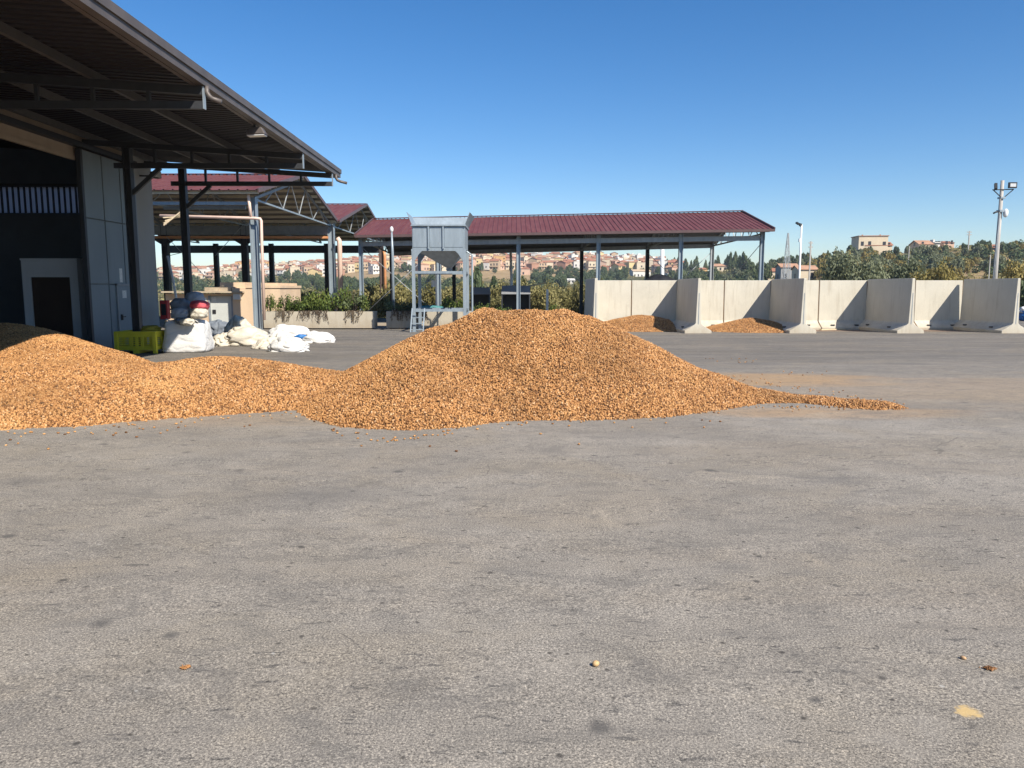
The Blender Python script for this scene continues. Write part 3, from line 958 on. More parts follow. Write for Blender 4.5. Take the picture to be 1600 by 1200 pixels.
wd = put('pass_door', mb, M['door_grey'], sd, bevel=.006)
mb = MB()
for (a, b, c, e) in ((24.64, 24.71, -1.9, .14), (25.73, 25.80, -1.9, .14), (24.64, 25.80, .07, .14)):
    wbox(mb, -12.238, -12.19, a, b, c, e)
put('door_frame', mb, M['steel_mid'], sd)
mb = MB(); wbox(mb, -12.2, -12.15, 24.80, 24.86, -1.02, -.84); wbox(mb, -12.16, -12.13, 24.80, 25.0, -.93, -.90); put('handle', mb, M['black'], wd)
mb = MB(); wbox(mb, -12.199, -12.196, 24.98, 25.25, -.32, -.08); put('paper_notice', mb, M['paper'], wd)
mb = MB(); wbox(mb, -12.24, -12.232, 24.95, 25.13, .18, .62); put('sign', mb, M['paper'], sd)
# inside: back wall, end wall with a ribbon window, near wall
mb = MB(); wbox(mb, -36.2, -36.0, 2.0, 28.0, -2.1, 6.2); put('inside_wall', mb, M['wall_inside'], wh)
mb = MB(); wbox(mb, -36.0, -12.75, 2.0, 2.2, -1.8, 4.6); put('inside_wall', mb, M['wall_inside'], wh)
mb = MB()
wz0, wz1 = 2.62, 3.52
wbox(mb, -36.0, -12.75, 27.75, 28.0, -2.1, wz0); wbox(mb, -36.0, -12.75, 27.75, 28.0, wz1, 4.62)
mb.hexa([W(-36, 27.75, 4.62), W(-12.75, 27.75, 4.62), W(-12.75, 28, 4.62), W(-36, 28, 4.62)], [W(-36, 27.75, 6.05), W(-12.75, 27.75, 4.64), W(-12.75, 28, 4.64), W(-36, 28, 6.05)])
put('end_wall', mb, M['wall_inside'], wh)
mtr, nt, b_ = new_mat('translucent_sheet')
tr = N(nt, 'ShaderNodeBsdfTranslucent'); tr.inputs[0].default_value = (0.50, 0.52, 0.56, 1)
nt.links.new(noise_t(nt, coords(nt, True), 4, 3), N(nt, 'ShaderNodeMath').inputs[0])
nt.links.new(tr.outputs[0], nt.nodes['Material Output'].inputs['Surface'])
ww = None
mb = MB()
wbox(mb, -36, -12.75, 27.68, 27.75, wz1 + .0, wz1 + .1)
win = put('ribbon_window', mb, M['steel_dark'], wh)
x = -12.82
while x > -20:
    mb = MB(); wbox(mb, x - .155, x, 27.86, 27.88, wz0, wz1); put('pane', mb, mtr, win)
    mb = MB(); wbox(mb, x - .20, x - .155, 27.8, 27.9, wz0, wz1); put('bar', mb, M['steel_dark'], win)
    x -= .20
mb = MB(); wbox(mb, -36, x + .02, 27.80, 27.9, wz0, wz1); put('sill_panel', mb, M['wall_inside'], win)
# white cubicle inside, with a brown doorway
cub = root('cubicle', W(-14.2, 25, gzw(25)), 'white panelled cubicle with a dark brown doorway just inside the warehouse', 'cubicle')
x0, x1, dA, dB = -14.75, -13.05, 24.0, 27.6
zt = .84
mb = MB()
dx0, dx1, dzt = -14.50, -13.30, .33
wbox(mb, x0, dx0, dA, dA + .1, gzw(24), zt); wbox(mb, dx1, x1, dA, dA + .1, gzw(24), zt); wbox(mb, dx0, dx1, dA, dA + .1, dzt, zt)
put('front_wall', mb, M['white_panel'], cub)
mb = MB(); wbox(mb, x1 - .1, x1, dA + .1, dB, gzw(25), zt); put('side_wall', mb, M['white_panel'], cub)
mb = MB(); wbox(mb, x0, x0 + .1, dA + .1, dB, gzw(25), zt); put('side_wall', mb, M['white_panel'], cub)
mb = MB(); wbox(mb, x0 - .02, x1 + .02, dA - .02, dB, zt + .003, zt + .06); put('roof', mb, M['white_panel'], cub)
mb = MB(); wbox(mb, dx0, dx1, dA + .05, dA + .09, gzw(24), dzt); put('door', mb, M['brown_door'], cub)
# lamps and fittings on the warehouse
fl = root('floodlight', W(-6.05, 19.6, EZ - .3), 'grey floodlight under the canopy eave between two trusses', 'floodlight')
c = W(-6.02, 19.55, EZ - .30)
mb = MB(); mb.hexa([c + Vector((-.24, -.14, -.12)), c + Vector((.24, -.14, -.10)), c + Vector((.24, .14, -.10)), c + Vector((-.24, .14, -.12))],
                   [c + Vector((-.16, -.10, .06)), c + Vector((.14, -.10, .08)), c + Vector((.14, .10, .08)), c + Vector((-.16, .10, .06))]); put('lamp_body', mb, M['eave_metal'], fl, bevel=.02)
mb = MB(); mb.hexa([c + Vector((-.21, -.12, -.14)), c + Vector((.21, -.12, -.12)), c + Vector((.21, .12, -.12)), c + Vector((-.21, .12, -.14))],
                   [c + Vector((-.21, -.12, -.122)), c + Vector((.21, -.12, -.102)), c + Vector((.21, .12, -.102)), c + Vector((-.21, .12, -.122))]); put('lens', mb, M['lamp_glass'], fl)
mb = MB(); mb.beam(c + Vector((-.05, 0, .06)), c + Vector((-.05, 0, .20)), .05, .05); put('bracket', mb, M['black'], fl)
fl = root('floodlight', W(-12.2, 27.3, 4.0), 'small dark floodlight on the grey wall beside the canopy post', 'floodlight')
c = P(244, 275, 27.0)
mb = MB(); mb.beam(c + Vector((-.1, .05, .03)), c + Vector((.1, -.1, .03)), .26, .22); put('lamp_body', mb, M['black'], fl)
mb = MB(); mb.beam(c + Vector((.1, -.1, .03)), c + Vector((.112, -.112, .03)), .22, .18); put('lens', mb, M['lamp_glass'], fl)
mb = MB(); mb.beam(c + Vector((-.1, .05, .0)), W(-12.4, 27.1, (c.z - EYE)), .05, .05); put('bracket', mb, M['black'], fl)
xb = root('extinguisher_cabinet', W(-12.1, 27.3, -1.0), 'red fire extinguisher cabinet on the corner of the grey wall', 'cabinet')
c = P(258, 484, 26.3)
mb = MB(); mb.box(c.x - .13, c.x + .13, c.y - .11, c.y + .11, c.z - .32, c.z + .32); put('cabinet_body', mb, M['red_box'], xb, bevel=.012)
mb = MB(); mb.box(c.x - .08, c.x + .08, c.y - .118, c.y - .111, c.z - .18, c.z + .2); put('window', mb, M['black'], xb)
mb = MB(); mb.box(c.x - .13, c.x - .02, c.y + .11, c.y + .9, c.z - .03, c.z + .03); put('bracket', mb, M['steel_dark'], xb)
p0, p1 = P(262, 400, 27.9), P(276, 470, 27.6)
mb = MB(); mb.smooth = True; mb.tube([p0, (p0 + p1) / 2 + Vector((.02, 0, 0)), p1, (p1.x + .04, p1.y, gz(27.6))], .045, 8)
tag(put('white_pipe', mb, M['white']), 'slanting white plastic pipe at the warehouse corner behind the sacks', 'pipe')

# ------------------------------------------------------------------ double gabled shelter behind
sh = root('open_shelter', (-19, 55, gz(55)), 'open steel shelter with two red gabled roofs behind the warehouse', 'shelter')
SX1 = -12.3; SX0 = -34.0
def gable(y0, y1, ze, zr, xr, xl):
    ym = (y0 + y1) / 2
    for (ya, yb, za, zb) in ((y0, ym, ze, zr), (ym, y1, zr, ze)):
        mb = MB()
        x = xl
        while x < xr - .01:
            for (a, ha), (b, hb) in (((0, 0), (.02, .045)), ((.02, .045), (.08, .045)), ((.08, .045), (.10, 0)), ((.10, 0), (.45, 0))):
                xa, xb_ = min(x + a, xr), min(x + b, xr)
                if xb_ > xa:
                    mb.quad((xa, ya, za + ha), (xb_, ya, za + hb), (xb_, yb, zb + hb), (xa, yb, zb + ha))
            x += .45
        put('roof_sheet', mb, M['roof_red'], sh, fixn=False)
        mb = MB(); mb.quad((xl, ya, za - .03), (xl, yb, zb - .03), (xr, yb, zb - .03), (xr, ya, za - .03))
        put('roof_lining', mb, M['roof_under'], sh, fixn=False)
        mb = MB(); mb.beam((xr + .03, ya, za - .02), (xr + .03, yb, zb - .02), .06, .20); put('verge_trim', mb, M['roof_trim'], sh)
        n = 9
        for i in range(n):
            t = (i + .25) / (n - .5)
            y = ya + (yb - ya) * t; z = za + (zb - za) * t
            mb = MB(); mb.beam((xl, y, z - .13), (xr - .05, y, z - .13), .12, .16); put('purlin', mb, M['purlin'], sh)
    mb = MB(); mb.beam((xl, ym, zr + .05), (xr, ym, zr + .05), .35, .03); put('ridge_cap', mb, M['roof_red'], sh)
def gtruss(x, ya, yb, zc, zr, ze):
    ym = (ya + yb) / 2
    mb = MB(); mb.beam((x, ya, zc), (x, yb, zc), .08, .09)
    t = put('gable_truss', mb, M['galv'], sh)
    for (y0, z0, y1, z1) in ((ya, ze - .3, ym, zr - .3), (ym, zr - .3, yb, ze - .3)):
        mb = MB(); mb.beam((x, y0, z0), (x, y1, z1), .10, .14); put('top_chord', mb, M['steel_mid'], t)
    n = 5
    top = lambda y: (ze - .3) + (zr - ze) * (1 - abs(y - ym) / (ym - ya))
    for i in range(n):
        y0 = ya + (yb - ya) * i / n; y1 = ya + (yb - ya) * (i + 1) / n
        yk = (y0 + y1) / 2
        mb = MB(); mb.beam((x, yk, zc), (x, y0 + .1, top(y0 + .1)), .045, .045); mb.beam((x, yk, zc), (x, y1 - .1, top(y1 - .1)), .045, .045)
        put('web', mb, M['galv_dull'], t)
ZE, ZR = EYE + 4.70, EYE + 6.62
gable(38.0, 55.0, ZE, ZR, SX1, SX0)
gable(55.2, 76.5, ZE, ZR + .35, SX1 + .1, SX0)
for x in (-12.75, -18.6, -24.5, -30.5):
    gtruss(x, 38.8, 55.0, EYE + 4.35, ZR, ZE)
    gtruss(x, 55.2, 76.0, EYE + 4.35, ZR + .35, ZE)
def hcol(name, x, y, ztop, par, mat, w=.30, z0=None):
    """H-section column, web across"""
    mb = MB()
    h = w / 2
    z0 = gz(y) - .05 if z0 is None else z0
    mb.box(x - h, x - h + .03, y - h, y + h, z0, ztop)
    mb.box(x + h - .03, x + h, y - h, y + h, z0, ztop)
    mb.box(x - h + .03, x + h - .03, y - .015, y + .015, z0, ztop)
    mb.box(x - h - .05, x + h + .05, y - h - .05, y + h + .05, z0, z0 + .08)
    return put(name, mb, mat, par)
hcol('column', -12.80, 38.8, EYE + 4.45, sh, M['galv'], .34)
hcol('column', -18.7, 38.8, EYE + 4.45, sh, M['galv'], .34)
for x in (-12.75, -18.9, -24.5): hcol('column', x, 55.1, EYE + 4.4, sh, M['galv'] if x > -13 else M['steel_dark'], .42)
for x in (-12.75, -18.1, -23.5, -28.9): hcol('column', x, 76.0, EYE + 4.3, sh, M['steel_dark'] if x < -13 else M['steel_brown'], .42)
mb = MB(); mb.beam((SX0, 55.0, EYE + 4.02), (-12.95, 55.0, EYE + 4.02), .2, .62); put('valley_beam', mb, M['steel_mid'], sh)
mb = MB(); mb.beam((SX0, 54.7, EYE + 3.52), (-12.9, 54.7, EYE + 3.52), .25, .16); put('valley_gutter', mb, M['pipe_orange'], sh)
mb = MB(); mb.beam((SX0, 76.0, EYE + 3.75), (-12.9, 76.0, EYE + 3.75), .25, .72); put('rear_beam', mb, M['steel_dark'], sh)
mb = MB(); mb.beam((SX0, 38.8, EYE + 4.15), (-12.95, 38.8, EYE + 4.15), .18, .16); put('front_beam', mb, M['galv'], sh)
for x in (-18.9, -24.5):
    mb = MB()
    for s in (-1, 1):
        mb.prism([(0, 0), (.9 * s, .55), (.9 * s, .75), (0, .75)], (x, 54.98, EYE + 2.9), (1, 0, 0), (0, 0, 1), (0, .04, 0))
    put('gusset', mb, M['steel_dark'], sh)
# cross rods
def rod(par, a, b, r=.022):
    mb = MB(); mb.tube([a, b], r, 6); return put('brace_rod', mb, M['galv_dull'], par, smooth=True)
rod(sh, P(383, 348, 54.5), P(336, 400, 55)); rod(sh, P(260, 370, 54), P(330, 442, 54.8)); rod(sh, P(262, 400, 55), P(283, 395, 55))
# drain pipes on the columns
mb = MB(); mb.smooth = True
a = P(405, 341, 38.45)
mb.tube([P(250, 337, 38.45), P(398, 341, 38.45), a + Vector((.05, 0, -.03)), a + Vector((.09, 0, -.12)), P(409, 380, 38.45), P(413, 500, 38.45)], .075, 10)
mb.tube([P(388, 304, 38.45), P(392, 339, 38.45)], .075, 10)
tag(put('drain_pipe', mb, M['pipe']), 'pale pinkish drain pipe bending down the front shelter column', 'pipe')
mb = MB(); mb.smooth = True
mb.tube([P(527, 372, 54.6), P(530, 376, 54.6), P(530.5, 382, 54.6), P(533, 475, 54.6)], .17, 10)
tag(put('drain_pipe', mb, M['pipe']), 'pale orange drain pipe beside the column standing in the planter', 'pipe')
mb = MB(); mb.smooth = True
mb.tube([P(600, 392, 75), P(601, 400, 75), P(603, 500, 75)], .14, 10)
tag(put('drain_pipe', mb, M['pipe_orange']), 'rusty orange drain pipe behind the gap between the planters', 'pipe')
# bundle of timber laths and a long galvanised profile hung under the shelter
mb = MB()
for i, (a, b) in enumerate((((256, 352), (290, 325)), ((256, 349), (291, 330)), ((258, 345), (292, 335)), ((255, 340), (294, 338)))):
    mb.beam(P(*a, 37.9 + .05 * i), P(*b, 37.9 + .05 * i), .06, .06)
tag(put('lath_bundle', mb, M['timber']), 'bundle of pale timber laths tied under the shelter eave', 'timber')
mb = MB(); mb.beam(P(256, 325, 39.6), P(384, 324.5, 39.6), .12, .16)
tag(put('steel_profile', mb, M['galv']), 'long galvanised profile hanging level under the shelter eave', 'steel profile')

# ------------------------------------------------------------------ concrete hut
hut = root('concrete_hut', (-15.5, 42.5, gz(42.5)), 'peach coloured concrete hut with a pale grey door and crumbling flat roof', 'hut')
hd = 41.2
def hx(px): return (px - 800) / 1200 * hd
def hz(py): return P(800, py, hd).z
g = gz(hd)
mb = MB()
mb.box(hx(262), hx(328), hd, hd + 4, g - .1, hz(459)); mb.box(hx(366), hx(440), hd, hd + 4, g - .1, hz(450)); mb.box(hx(328), hx(366), hd, hd + 4, hz(462), hz(459))
mb.box(hx(328), hx(366), hd + .25, hd + 4, g - .1, hz(462))
put('wall', mb, M['hut_cream'], hut)
mb = MB(); mb.box(hx(328) + .02, hx(366) - .02, hd + .12, hd + .2, g, hz(463)); dr = put('door', mb, M['hut_door'], hut)
mb = MB(); mb.box(hx(328), hx(328) + .08, hd - .02, hd + .2, g, hz(462)); mb.box(hx(366) - .08, hx(366), hd - .02, hd + .2, g, hz(462)); put('door_frame', mb, M['steel_mid'], hut)
mb = MB(); mb.box(hx(333), hx(338), hd + .08, hd + .118, hz(490), hz(484)); put('handle', mb, M['black'], dr)
mb = MB(); mb.box(hx(332), hx(339), hd + .112, hd + .118, hz(472), hz(464)); put('paper_notice', mb, M['paper'], dr)
mb = MB(); mb.box(hx(260), hx(385), hd - .35, hd + 4.1, hz(457.5), hz(455)); put('roof_slab', mb, M['hut_slab'], hut)
mb = MB()
rgx = random.Random(3)
for i in range(16):
    x = hx(rgx.uniform(318, 372)); y = hd + rgx.uniform(.1, 2.5); s = rgx.uniform(.12, .4)
    mb.box(x - s, x + s, y - s * .6, y + s * .6, hz(455), hz(455) + rgx.uniform(.08, .34))
put('rubble', mb, M['hut_slab'], hut)
mb = MB(); mb.box(hx(340), hx(379), hd + .7, hd + 3.5, hz(455), hz(441)); mb.box(hx(388), hx(441.5), hd - .05, hd + 4.05, hz(450), hz(446)); mb.box(hx(400), hx(436), hd + .1, hd + 3.8, hz(446), hz(442)); put('roof_block', mb, M['hut_cream'], hut)
mb = MB(); mb.box(hx(369), hx(380), hd - .22, hd, hz(468), hz(455.5 + 3)); put('meter_box', mb, M['hut_door'], hut, bevel=.01)
mb = MB(); mb.box(hx(321), hx(326), hd - .012, hd, hz(471), hz(465)); put('wall_sign', mb, M['paper'], hut)

# ------------------------------------------------------------------ long shed behind
ls = root('long_shed', (3, 52, gz(52)), 'long open shed with an oxblood ribbed roof across the back of the yard', 'shed')
DL, DR = 47.0, 45.6
def lerp(a, b, t): return a + (b - a) * t
XL, XR = -9.45, 15.3
def shed_pt(t, s):
    """t 0..1 left to right; s 0 front eave, 0.5 ridge, 1 back eave (underside)"""
    d = lerp(DL, DR, t) + 13.2 * s
    x = lerp(XL, XR, t)
    ef = lerp(3.14, 3.40, t); rz_ = lerp(4.66, 5.04, t); eb = lerp(2.75, 3.30, t)
    z = lerp(ef, rz_, s * 2) if s <= .5 else lerp(rz_, eb, s * 2 - 1)
    return Vector((x, d, EYE + z))
for (s0, s1) in ((0, .5), (.5, 1)):
    mb = MB()
    n = 84
    for i in range(n):
        for (a, ha), (b, hb) in (((0, 0), (.06, .035)), ((.06, .035), (.2, .035)), ((.2, .035), (.26, 0)), ((.26, 0), (1, 0))):
            t0, t1 = (i + a) / n, (i + b) / n
            mb.quad(shed_pt(t0, s0) + Vector((0, 0, ha)), shed_pt(t1, s0) + Vector((0, 0, hb)), shed_pt(t1, s1) + Vector((0, 0, hb)), shed_pt(t0, s1) + Vector((0, 0, ha)))
    put('roof_sheet', mb, M['roof_red'], ls, fixn=False)
    mb = MB(); e = Vector((0, 0, -.035))
    mb.quad(shed_pt(0, s0) + e, shed_pt(0, s1) + e, shed_pt(1, s1) + e, shed_pt(1, s0) + e); put('roof_lining', mb, M['roof_under'], ls, fixn=False)
    for t in (0, 1):
        dx = Vector((-.035 if t == 0 else .035, 0, 0))
        mb = MB(); mb.beam(shed_pt(t, s0) + dx, shed_pt(t, s1) + dx, .07, .22); put('verge_trim', mb, M['roof_trim'], ls)
    for k in range(6):
        s = lerp(s0, s1, (k + .35) / 5.6)
        e = Vector((0, 0, -.14))
        mb = MB(); mb.beam(shed_pt(.005, s) + e, shed_pt(.995, s) + e, .10, .18); put('purlin', mb, M['purlin_grey'], ls)
e = Vector((0, 0, .07)); mb = MB(); mb.beam(shed_pt(0, .5) + e, shed_pt(1, .5) + e, .4, .03); put('ridge_cap', mb, M['roof_red'], ls)
e = Vector((0, -.08, -.06)); mb = MB(); mb.beam(shed_pt(0, 0) + e, shed_pt(1, 0) + e, .14, .15); put('gutter', mb, M['roof_trim'], ls)
cols = [567, 687, 810, 933, 1060, 1185]
fr, bk = [], []
for px in cols:
    d = lerp(DL, DR, (px - 561) / 650) + .75
    x = (px - 800) / 1200 * d
    t = (x - XL) / (XR - XL)
    zt_ = shed_pt(t, .06).z - .3
    hcol('column', x, d, zt_, ls, M['galv'], .24); fr.append((x, d, zt_, t))
    zb = shed_pt(t, .94).z - .3
    d2 = d + 11.7
    hcol('column', x + .05, d2, zb, ls, M['galv_dull'] if px > 1150 else M['steel_dark'], .26); bk.append((x + .05, d2, zb, t))
for row, z_ in ((fr, -.35), (bk, -.1)):
    mb = MB(); a, b = row[0], row[-1]
    mb.beam((a[0], a[1], a[2] + z_), (b[0], b[1], b[2] + z_), .12, .28); put('eave_beam', mb, M['galv_dull'], ls)
for f, k in zip(fr, bk):
    t = f[3]
    zc = f[2] - .45
    mb = MB(); mb.beam((f[0], f[1], f[2] - .1), (k[0], k[1], k[2] - .1), .08, .09)
    tr_ = put('roof_truss', mb, M['galv_dull'], ls)
    for (s0, s1) in ((.06, .5), (.5, .94)):
        a, b = shed_pt(t, s0), shed_pt(t, s1); a.z -= .27; b.z -= .27
        mb = MB(); mb.beam(a, b, .09, .12); put('top_chord', mb, M['galv_dull'], tr_)
    n = 7
    for i in range(n):
        m0 = (i + .5) / n
        base = Vector((lerp(f[0], k[0], m0), lerp(f[1], k[1], m0), lerp(f[2], k[2], m0) - .1))
        for q in (i / n, (i + 1) / n):
            tp = shed_pt(t, lerp(.06, .94, q)); tp.z -= .3
            mb = MB(); mb.beam(base, tp, .045, .045); put('web', mb, M['galv_dull'], tr_)
def rodp(i, j, row):
    a, b = row[i], row[j]
    rod(ls, (a[0], a[1], a[2] - .5), (b[0], b[1], gz(b[1]) + .5)); rod(ls, (a[0], a[1], gz(a[1]) + .5), (b[0], b[1], b[2] - .5))
rodp(0, 1, fr); rodp(4, 5, bk); rodp(0, 1, bk)
rod(ls, (fr[5][0], fr[5][1], fr[5][2] - .6), (bk[5][0], bk[5][1], gz(58) + 1.2))

# ------------------------------------------------------------------ concrete bay walls
HB = 2.56; LB = 4.45; BD = 40.0
prof = [(-.62, 0), (.62, 0), (.62, .16), (.45, .26), (.20, .42), (.125, .50), (.065, HB), (-.065, HB), (-.125, .50), (-.20, .42), (-.45, .26), (-.62, .16)]
def block(label, o, along, across, length, slot=True):
    r = root('wall_block', o, label, 'concrete wall', 'precast concrete bay walls')
    mb = MB(); mb.prism(prof, Vector(o) + Vector((0, 0, -.04)), across, (0, 0, 1), Vector(along) * length)
    put('block', mb, M['conc'], r, bevel=.012)
    if slot:
        a = Vector(o) - Vector(along) * .004
        mb = MB(); mb.prism([(-.022, .42), (.022, .42), (.018, 1.85), (-.018, 1.85)], a, across, (0, 0, 1), Vector(along) * .003); put('groove_shade_strip', mb, M['steel_mid'], r)  # flat darker strip on the end face, the slot's shade given as colour
    if not slot:
        a = Vector(o) + Vector(along) * (length + .003)
        mb = MB(); mb.prism([(-.60, .0), (-.44, .27), (-.19, .43), (-.11, .52), (-.05, HB - .04), (.04, HB - .04), (.04, .0)], a + Vector((0, 0, -.03)), across, (0, 0, 1), Vector(along) * .035); put('joint_filler', mb, M['rust_joint'], r)
    for f in (.25, .75):
        for sd_ in (-1, 1):
            c = Vector(o) + Vector(along) * (length * f) + Vector(across) * (.47 * sd_) + Vector((0, 0, .24))
            mb = MB(); mb.beam(c - Vector(along) * .09, c + Vector(along) * .09, .10, .06); put('lifting_recess', mb, M['steel_dark'], r)
    return r
bx = [(px - 800) / 1200 * BD for px in (914, 1056, 1201, 1350, 1498)]
dn = ['nearest the long shed at the left end of the bays', 'between the two bays that hold nuts', 'on the right of the second nut heap', 'between the two empty bays', 'standing free at the right end of the row']
for i, x in enumerate(bx):
    d0 = BD - LB
    off = 0.0
    block('shaded concrete dividing wall ' + dn[i], (x + (.05 if i < 4 else -.06), d0 - .1, gz(d0)), (0, 1, 0), (1, 0, 0), LB - (.02 if i < 4 else .2))
bn = ['first bay, where nuts lie in shadow', 'second bay, behind the flat nut heap', 'empty third bay', 'empty fourth bay']
for i in range(4):
    xa, xb_ = bx[i], bx[i + 1]
    w = (xb_ - xa) / 2
    for k in range(2):
        block('sunlit concrete back wall, %s block of the %s' % ('left' if k == 0 else 'shadow-crossed right', bn[i]), (xa + w * k + .025, BD, gz(BD)), (1, 0, 0), (0, 1, 0), w - .05, False)
plank = G(1282, 516); plank2 = G(1350, 514.5)
mb = MB(); mb.beam((plank.x, plank.y, plank.z + .03), (plank2.x, plank2.y, plank2.z + .03), .14, .05)
tag(put('plank', mb, M['timber']), 'pale timber plank lying on the ground before the third bay', 'plank')

# ------------------------------------------------------------------ planters
planters = []
def planter(label, px0, px1, d, depth, h):
    x0, x1 = (px0 - 800) / 1200 * d, (px1 - 800) / 1200 * d
    g = gz(d)
    r = root('planter', ((x0 + x1) / 2, d, g), label, 'planter', 'long concrete planters')
    mb = MB()
    n = len(mb.v)
    z0, z1 = g + .06, g + h
    t = .09
    mb.box(x0, x1, d, d + t, z0, z1); mb.box(x0, x1, d + depth - t, d + depth, z0, z1)
    mb.box(x0, x0 + t, d + t, d + depth - t, z0, z1); mb.box(x1 - t, x1, d + t, d + depth - t, z0, z1)
    put('trough', mb, M['conc_planter'], r, bevel=0)
    mb = MB(); mb.box(x0 + t, x1 - t, d + t, d + depth - t, z0, z1 - .12); put('soil', mb, M['soil'], r)
    mb = MB()
    for x in (x0 + .4, (x0 + x1) / 2, x1 - .4): mb.box(x - .2, x + .2, d + .08, d + depth - .08, g - .03, z0)
    put('foot', mb, M['steel_dark'], r)
    return (x0, x1, d, depth, z1)
PL = [planter('long concrete planter of shrubs and trailing plants left of the gap', 413, 585, 40.0, 1.0, .92),
      planter('concrete planter in the shade behind the feed hopper', 604, 738, 40.3, 1.0, .92),
      planter('concrete planter mostly hidden behind the big nut heap', 746, 905, 41.5, 1.0, .55)]

# ------------------------------------------------------------------ hopper on a frame
hp = root('feed_hopper', (-3.5, 38.2, gz(38)), 'galvanised steel hopper with a flared top on four legs behind the nut heap', 'hopper')
HD = 37.0; HD2 = 39.5
def hX(px): return (px - 800) / 1200 * HD
def hZ(py): return P(800, py, HD).z
xa, xb = hX(646.5), hX(727.5)
zb0, zb1 = hZ(389), hZ(351)
mb = MB(); mb.box(xa, xb, HD, HD2, zb0, zb1); body = put('bin_body', mb, M['galv'], hp)
for i, (p0, p1) in enumerate(((647.5, 670.0), (673.5, 692.5), (696.0, 724.5))):
    mb = MB(); mb.box(hX(p0), hX(p1), HD - .02, HD - .002, zb0 + .08, zb1 - .1); put('panel', mb, M['galv'], body, bevel=.006)
for px in (671.8, 694.3):
    mb = MB(); mb.box(hX(px) - .035, hX(px) + .035, HD - .09, HD - .003, zb0, zb1); put('stiffener', mb, M['galv'], body)
mb = MB(); mb.box(xa - .05, xb + .05, HD - .11, HD2 + .11, zb1 - .07, zb1 - .004); put('top_rim', mb, M['galv'], hp)
# flared collar
fo = .32; fz = P(800, 340, HD2 + fo).z - zb1
lo = [(xa, HD), (xb, HD), (xb, HD2), (xa, HD2)]
hi = [(xa - fo, HD - fo), (xb + fo, HD - fo), (xb + fo, HD2 + fo), (xa - fo, HD2 + fo)]
hi = [(xa - fo * .75, HD - .02), (xb + fo * .75, HD - .02), (xb + fo, HD2 + fo), (xa - fo, HD2 + fo)]
for i in (1, 2, 3):
    j = (i + 1) % 4
    mb = MB()
    a, b, c_, d_ = Vector((*lo[i], zb1)), Vector((*lo[j], zb1)), Vector((*hi[j], zb1 + fz)), Vector((*hi[i], zb1 + fz))
    nrm = (b - a).cross(d_ - a).normalized() * .012
    mb.hexa([a - nrm, b - nrm, b + nrm, a + nrm], [d_ - nrm, c_ - nrm, c_ + nrm, d_ + nrm]); put('flared_flap', mb, M['galv'], hp)
# cone
mb = MB(); cx, cy = hX(700), (HD + HD2) / 2
zc = hZ(418)
lo = [(cx - .11, cy - .11), (cx + .11, cy - .11), (cx + .11, cy + .11), (cx - .11, cy + .11)]
hi = [(xa + .06, HD + .06), (xb - .06, HD + .06), (xb - .06, HD2 - .06), (xa + .06, HD2 - .06)]
mb.hexa([(*p, zc) for p in lo], [(*p, zb0 - .01) for p in hi]); put('cone', mb, M['galv_dull'], hp)
mb = MB(); mb.box(cx - .13, cx + .13, cy - .13, cy + .13, zc - .18, zc); mb.box(cx - .17, cx + .17, cy - .17, cy + .17, zc - .21, zc - .18); put('outlet', mb, M['steel_mid'], hp)
# frame
for x in (xa + .03, xb - .03):
    for y in (HD + .06, HD2 - .06):
        mb = MB(); mb.box(x - .075, x + .075, y - .075, y + .075, gz(y) - .03, zb0 - .09); mb.box(x - .15, x + .15, y - .15, y + .15, gz(y) - .03, gz(y) + .02); put('leg', mb, M['galv'], hp)
for y in (HD + .06, HD2 - .06):
    mb = MB(); mb.box(xa - .06, xb + .06, y - .07, y + .07, zb0 - .09, zb0 - .003); put('head_beam', mb, M['galv'], hp)
    for s, x in ((1, xa), (-1, xb)):
        mb = MB(); mb.prism([(0, 0), (.46 * s, 0), (.30 * s, -.16), (.12 * s, -.44), (0, -.44)], (x, y - .08, zb0 - .09), (1, 0, 0), (0, 0, 1), (0, .02, 0)); put('corner_plate', mb, M['galv'], hp)
    for py in (425.5, 485):
        z = hZ(py)
        mb = MB(); mb.box(xa + .11, xb - .11, y - .05, y + .05, z - .06, z + .06); put('cross_beam', mb, M['galv'], hp)
for x in (xa + .03, xb - .03):
    for py in (425.5, 485):
        z = hZ(py)
        mb = MB(); mb.box(x - .05, x + .05, HD + .14, HD2 - .14, z - .06, z + .06); put('cross_beam', mb, M['galv'], hp)
# caged ladder on the right side
mb = MB()
lx = xb + .30
for y in (HD + .5, HD + .95):
    mb.tube([(xb + .05, y, zb0 - .1), (lx, y, zb0 - .25), (lx, y, gz(38) + .3)], .035, 6)
z = gz(38) + .5
while z < zb0 - .3:
    mb.beam((lx, HD + .5, z), (lx, HD + .95, z), .035, .035); z += .3
put('side_ladder', mb, M['galv'], hp)
lad = root('ladder', G(664, 514), 'short aluminium ladder standing against the hopper legs', 'ladder')
b0, b1 = G(654.5, 515), G(672.5, 515)
for b in (b0, b1):
    mb = MB(); mb.beam((b.x, 36.3, gz(36.3)), (b.x + .03, 36.85, gz(36.9) + 1.12), .05, .07, up=(0, 1, 0)); put('rail', mb, M['galv'], lad)
for k in range(4):
    t = .12 + k * .25
    mb = MB(); mb.beam((b0.x, 36.3 + .55 * t, gz(36.3) + 1.12 * t), (b1.x, 36.3 + .55 * t, gz(36.3) + 1.12 * t), .04, .04); put('rung', mb, M['galv'], lad)

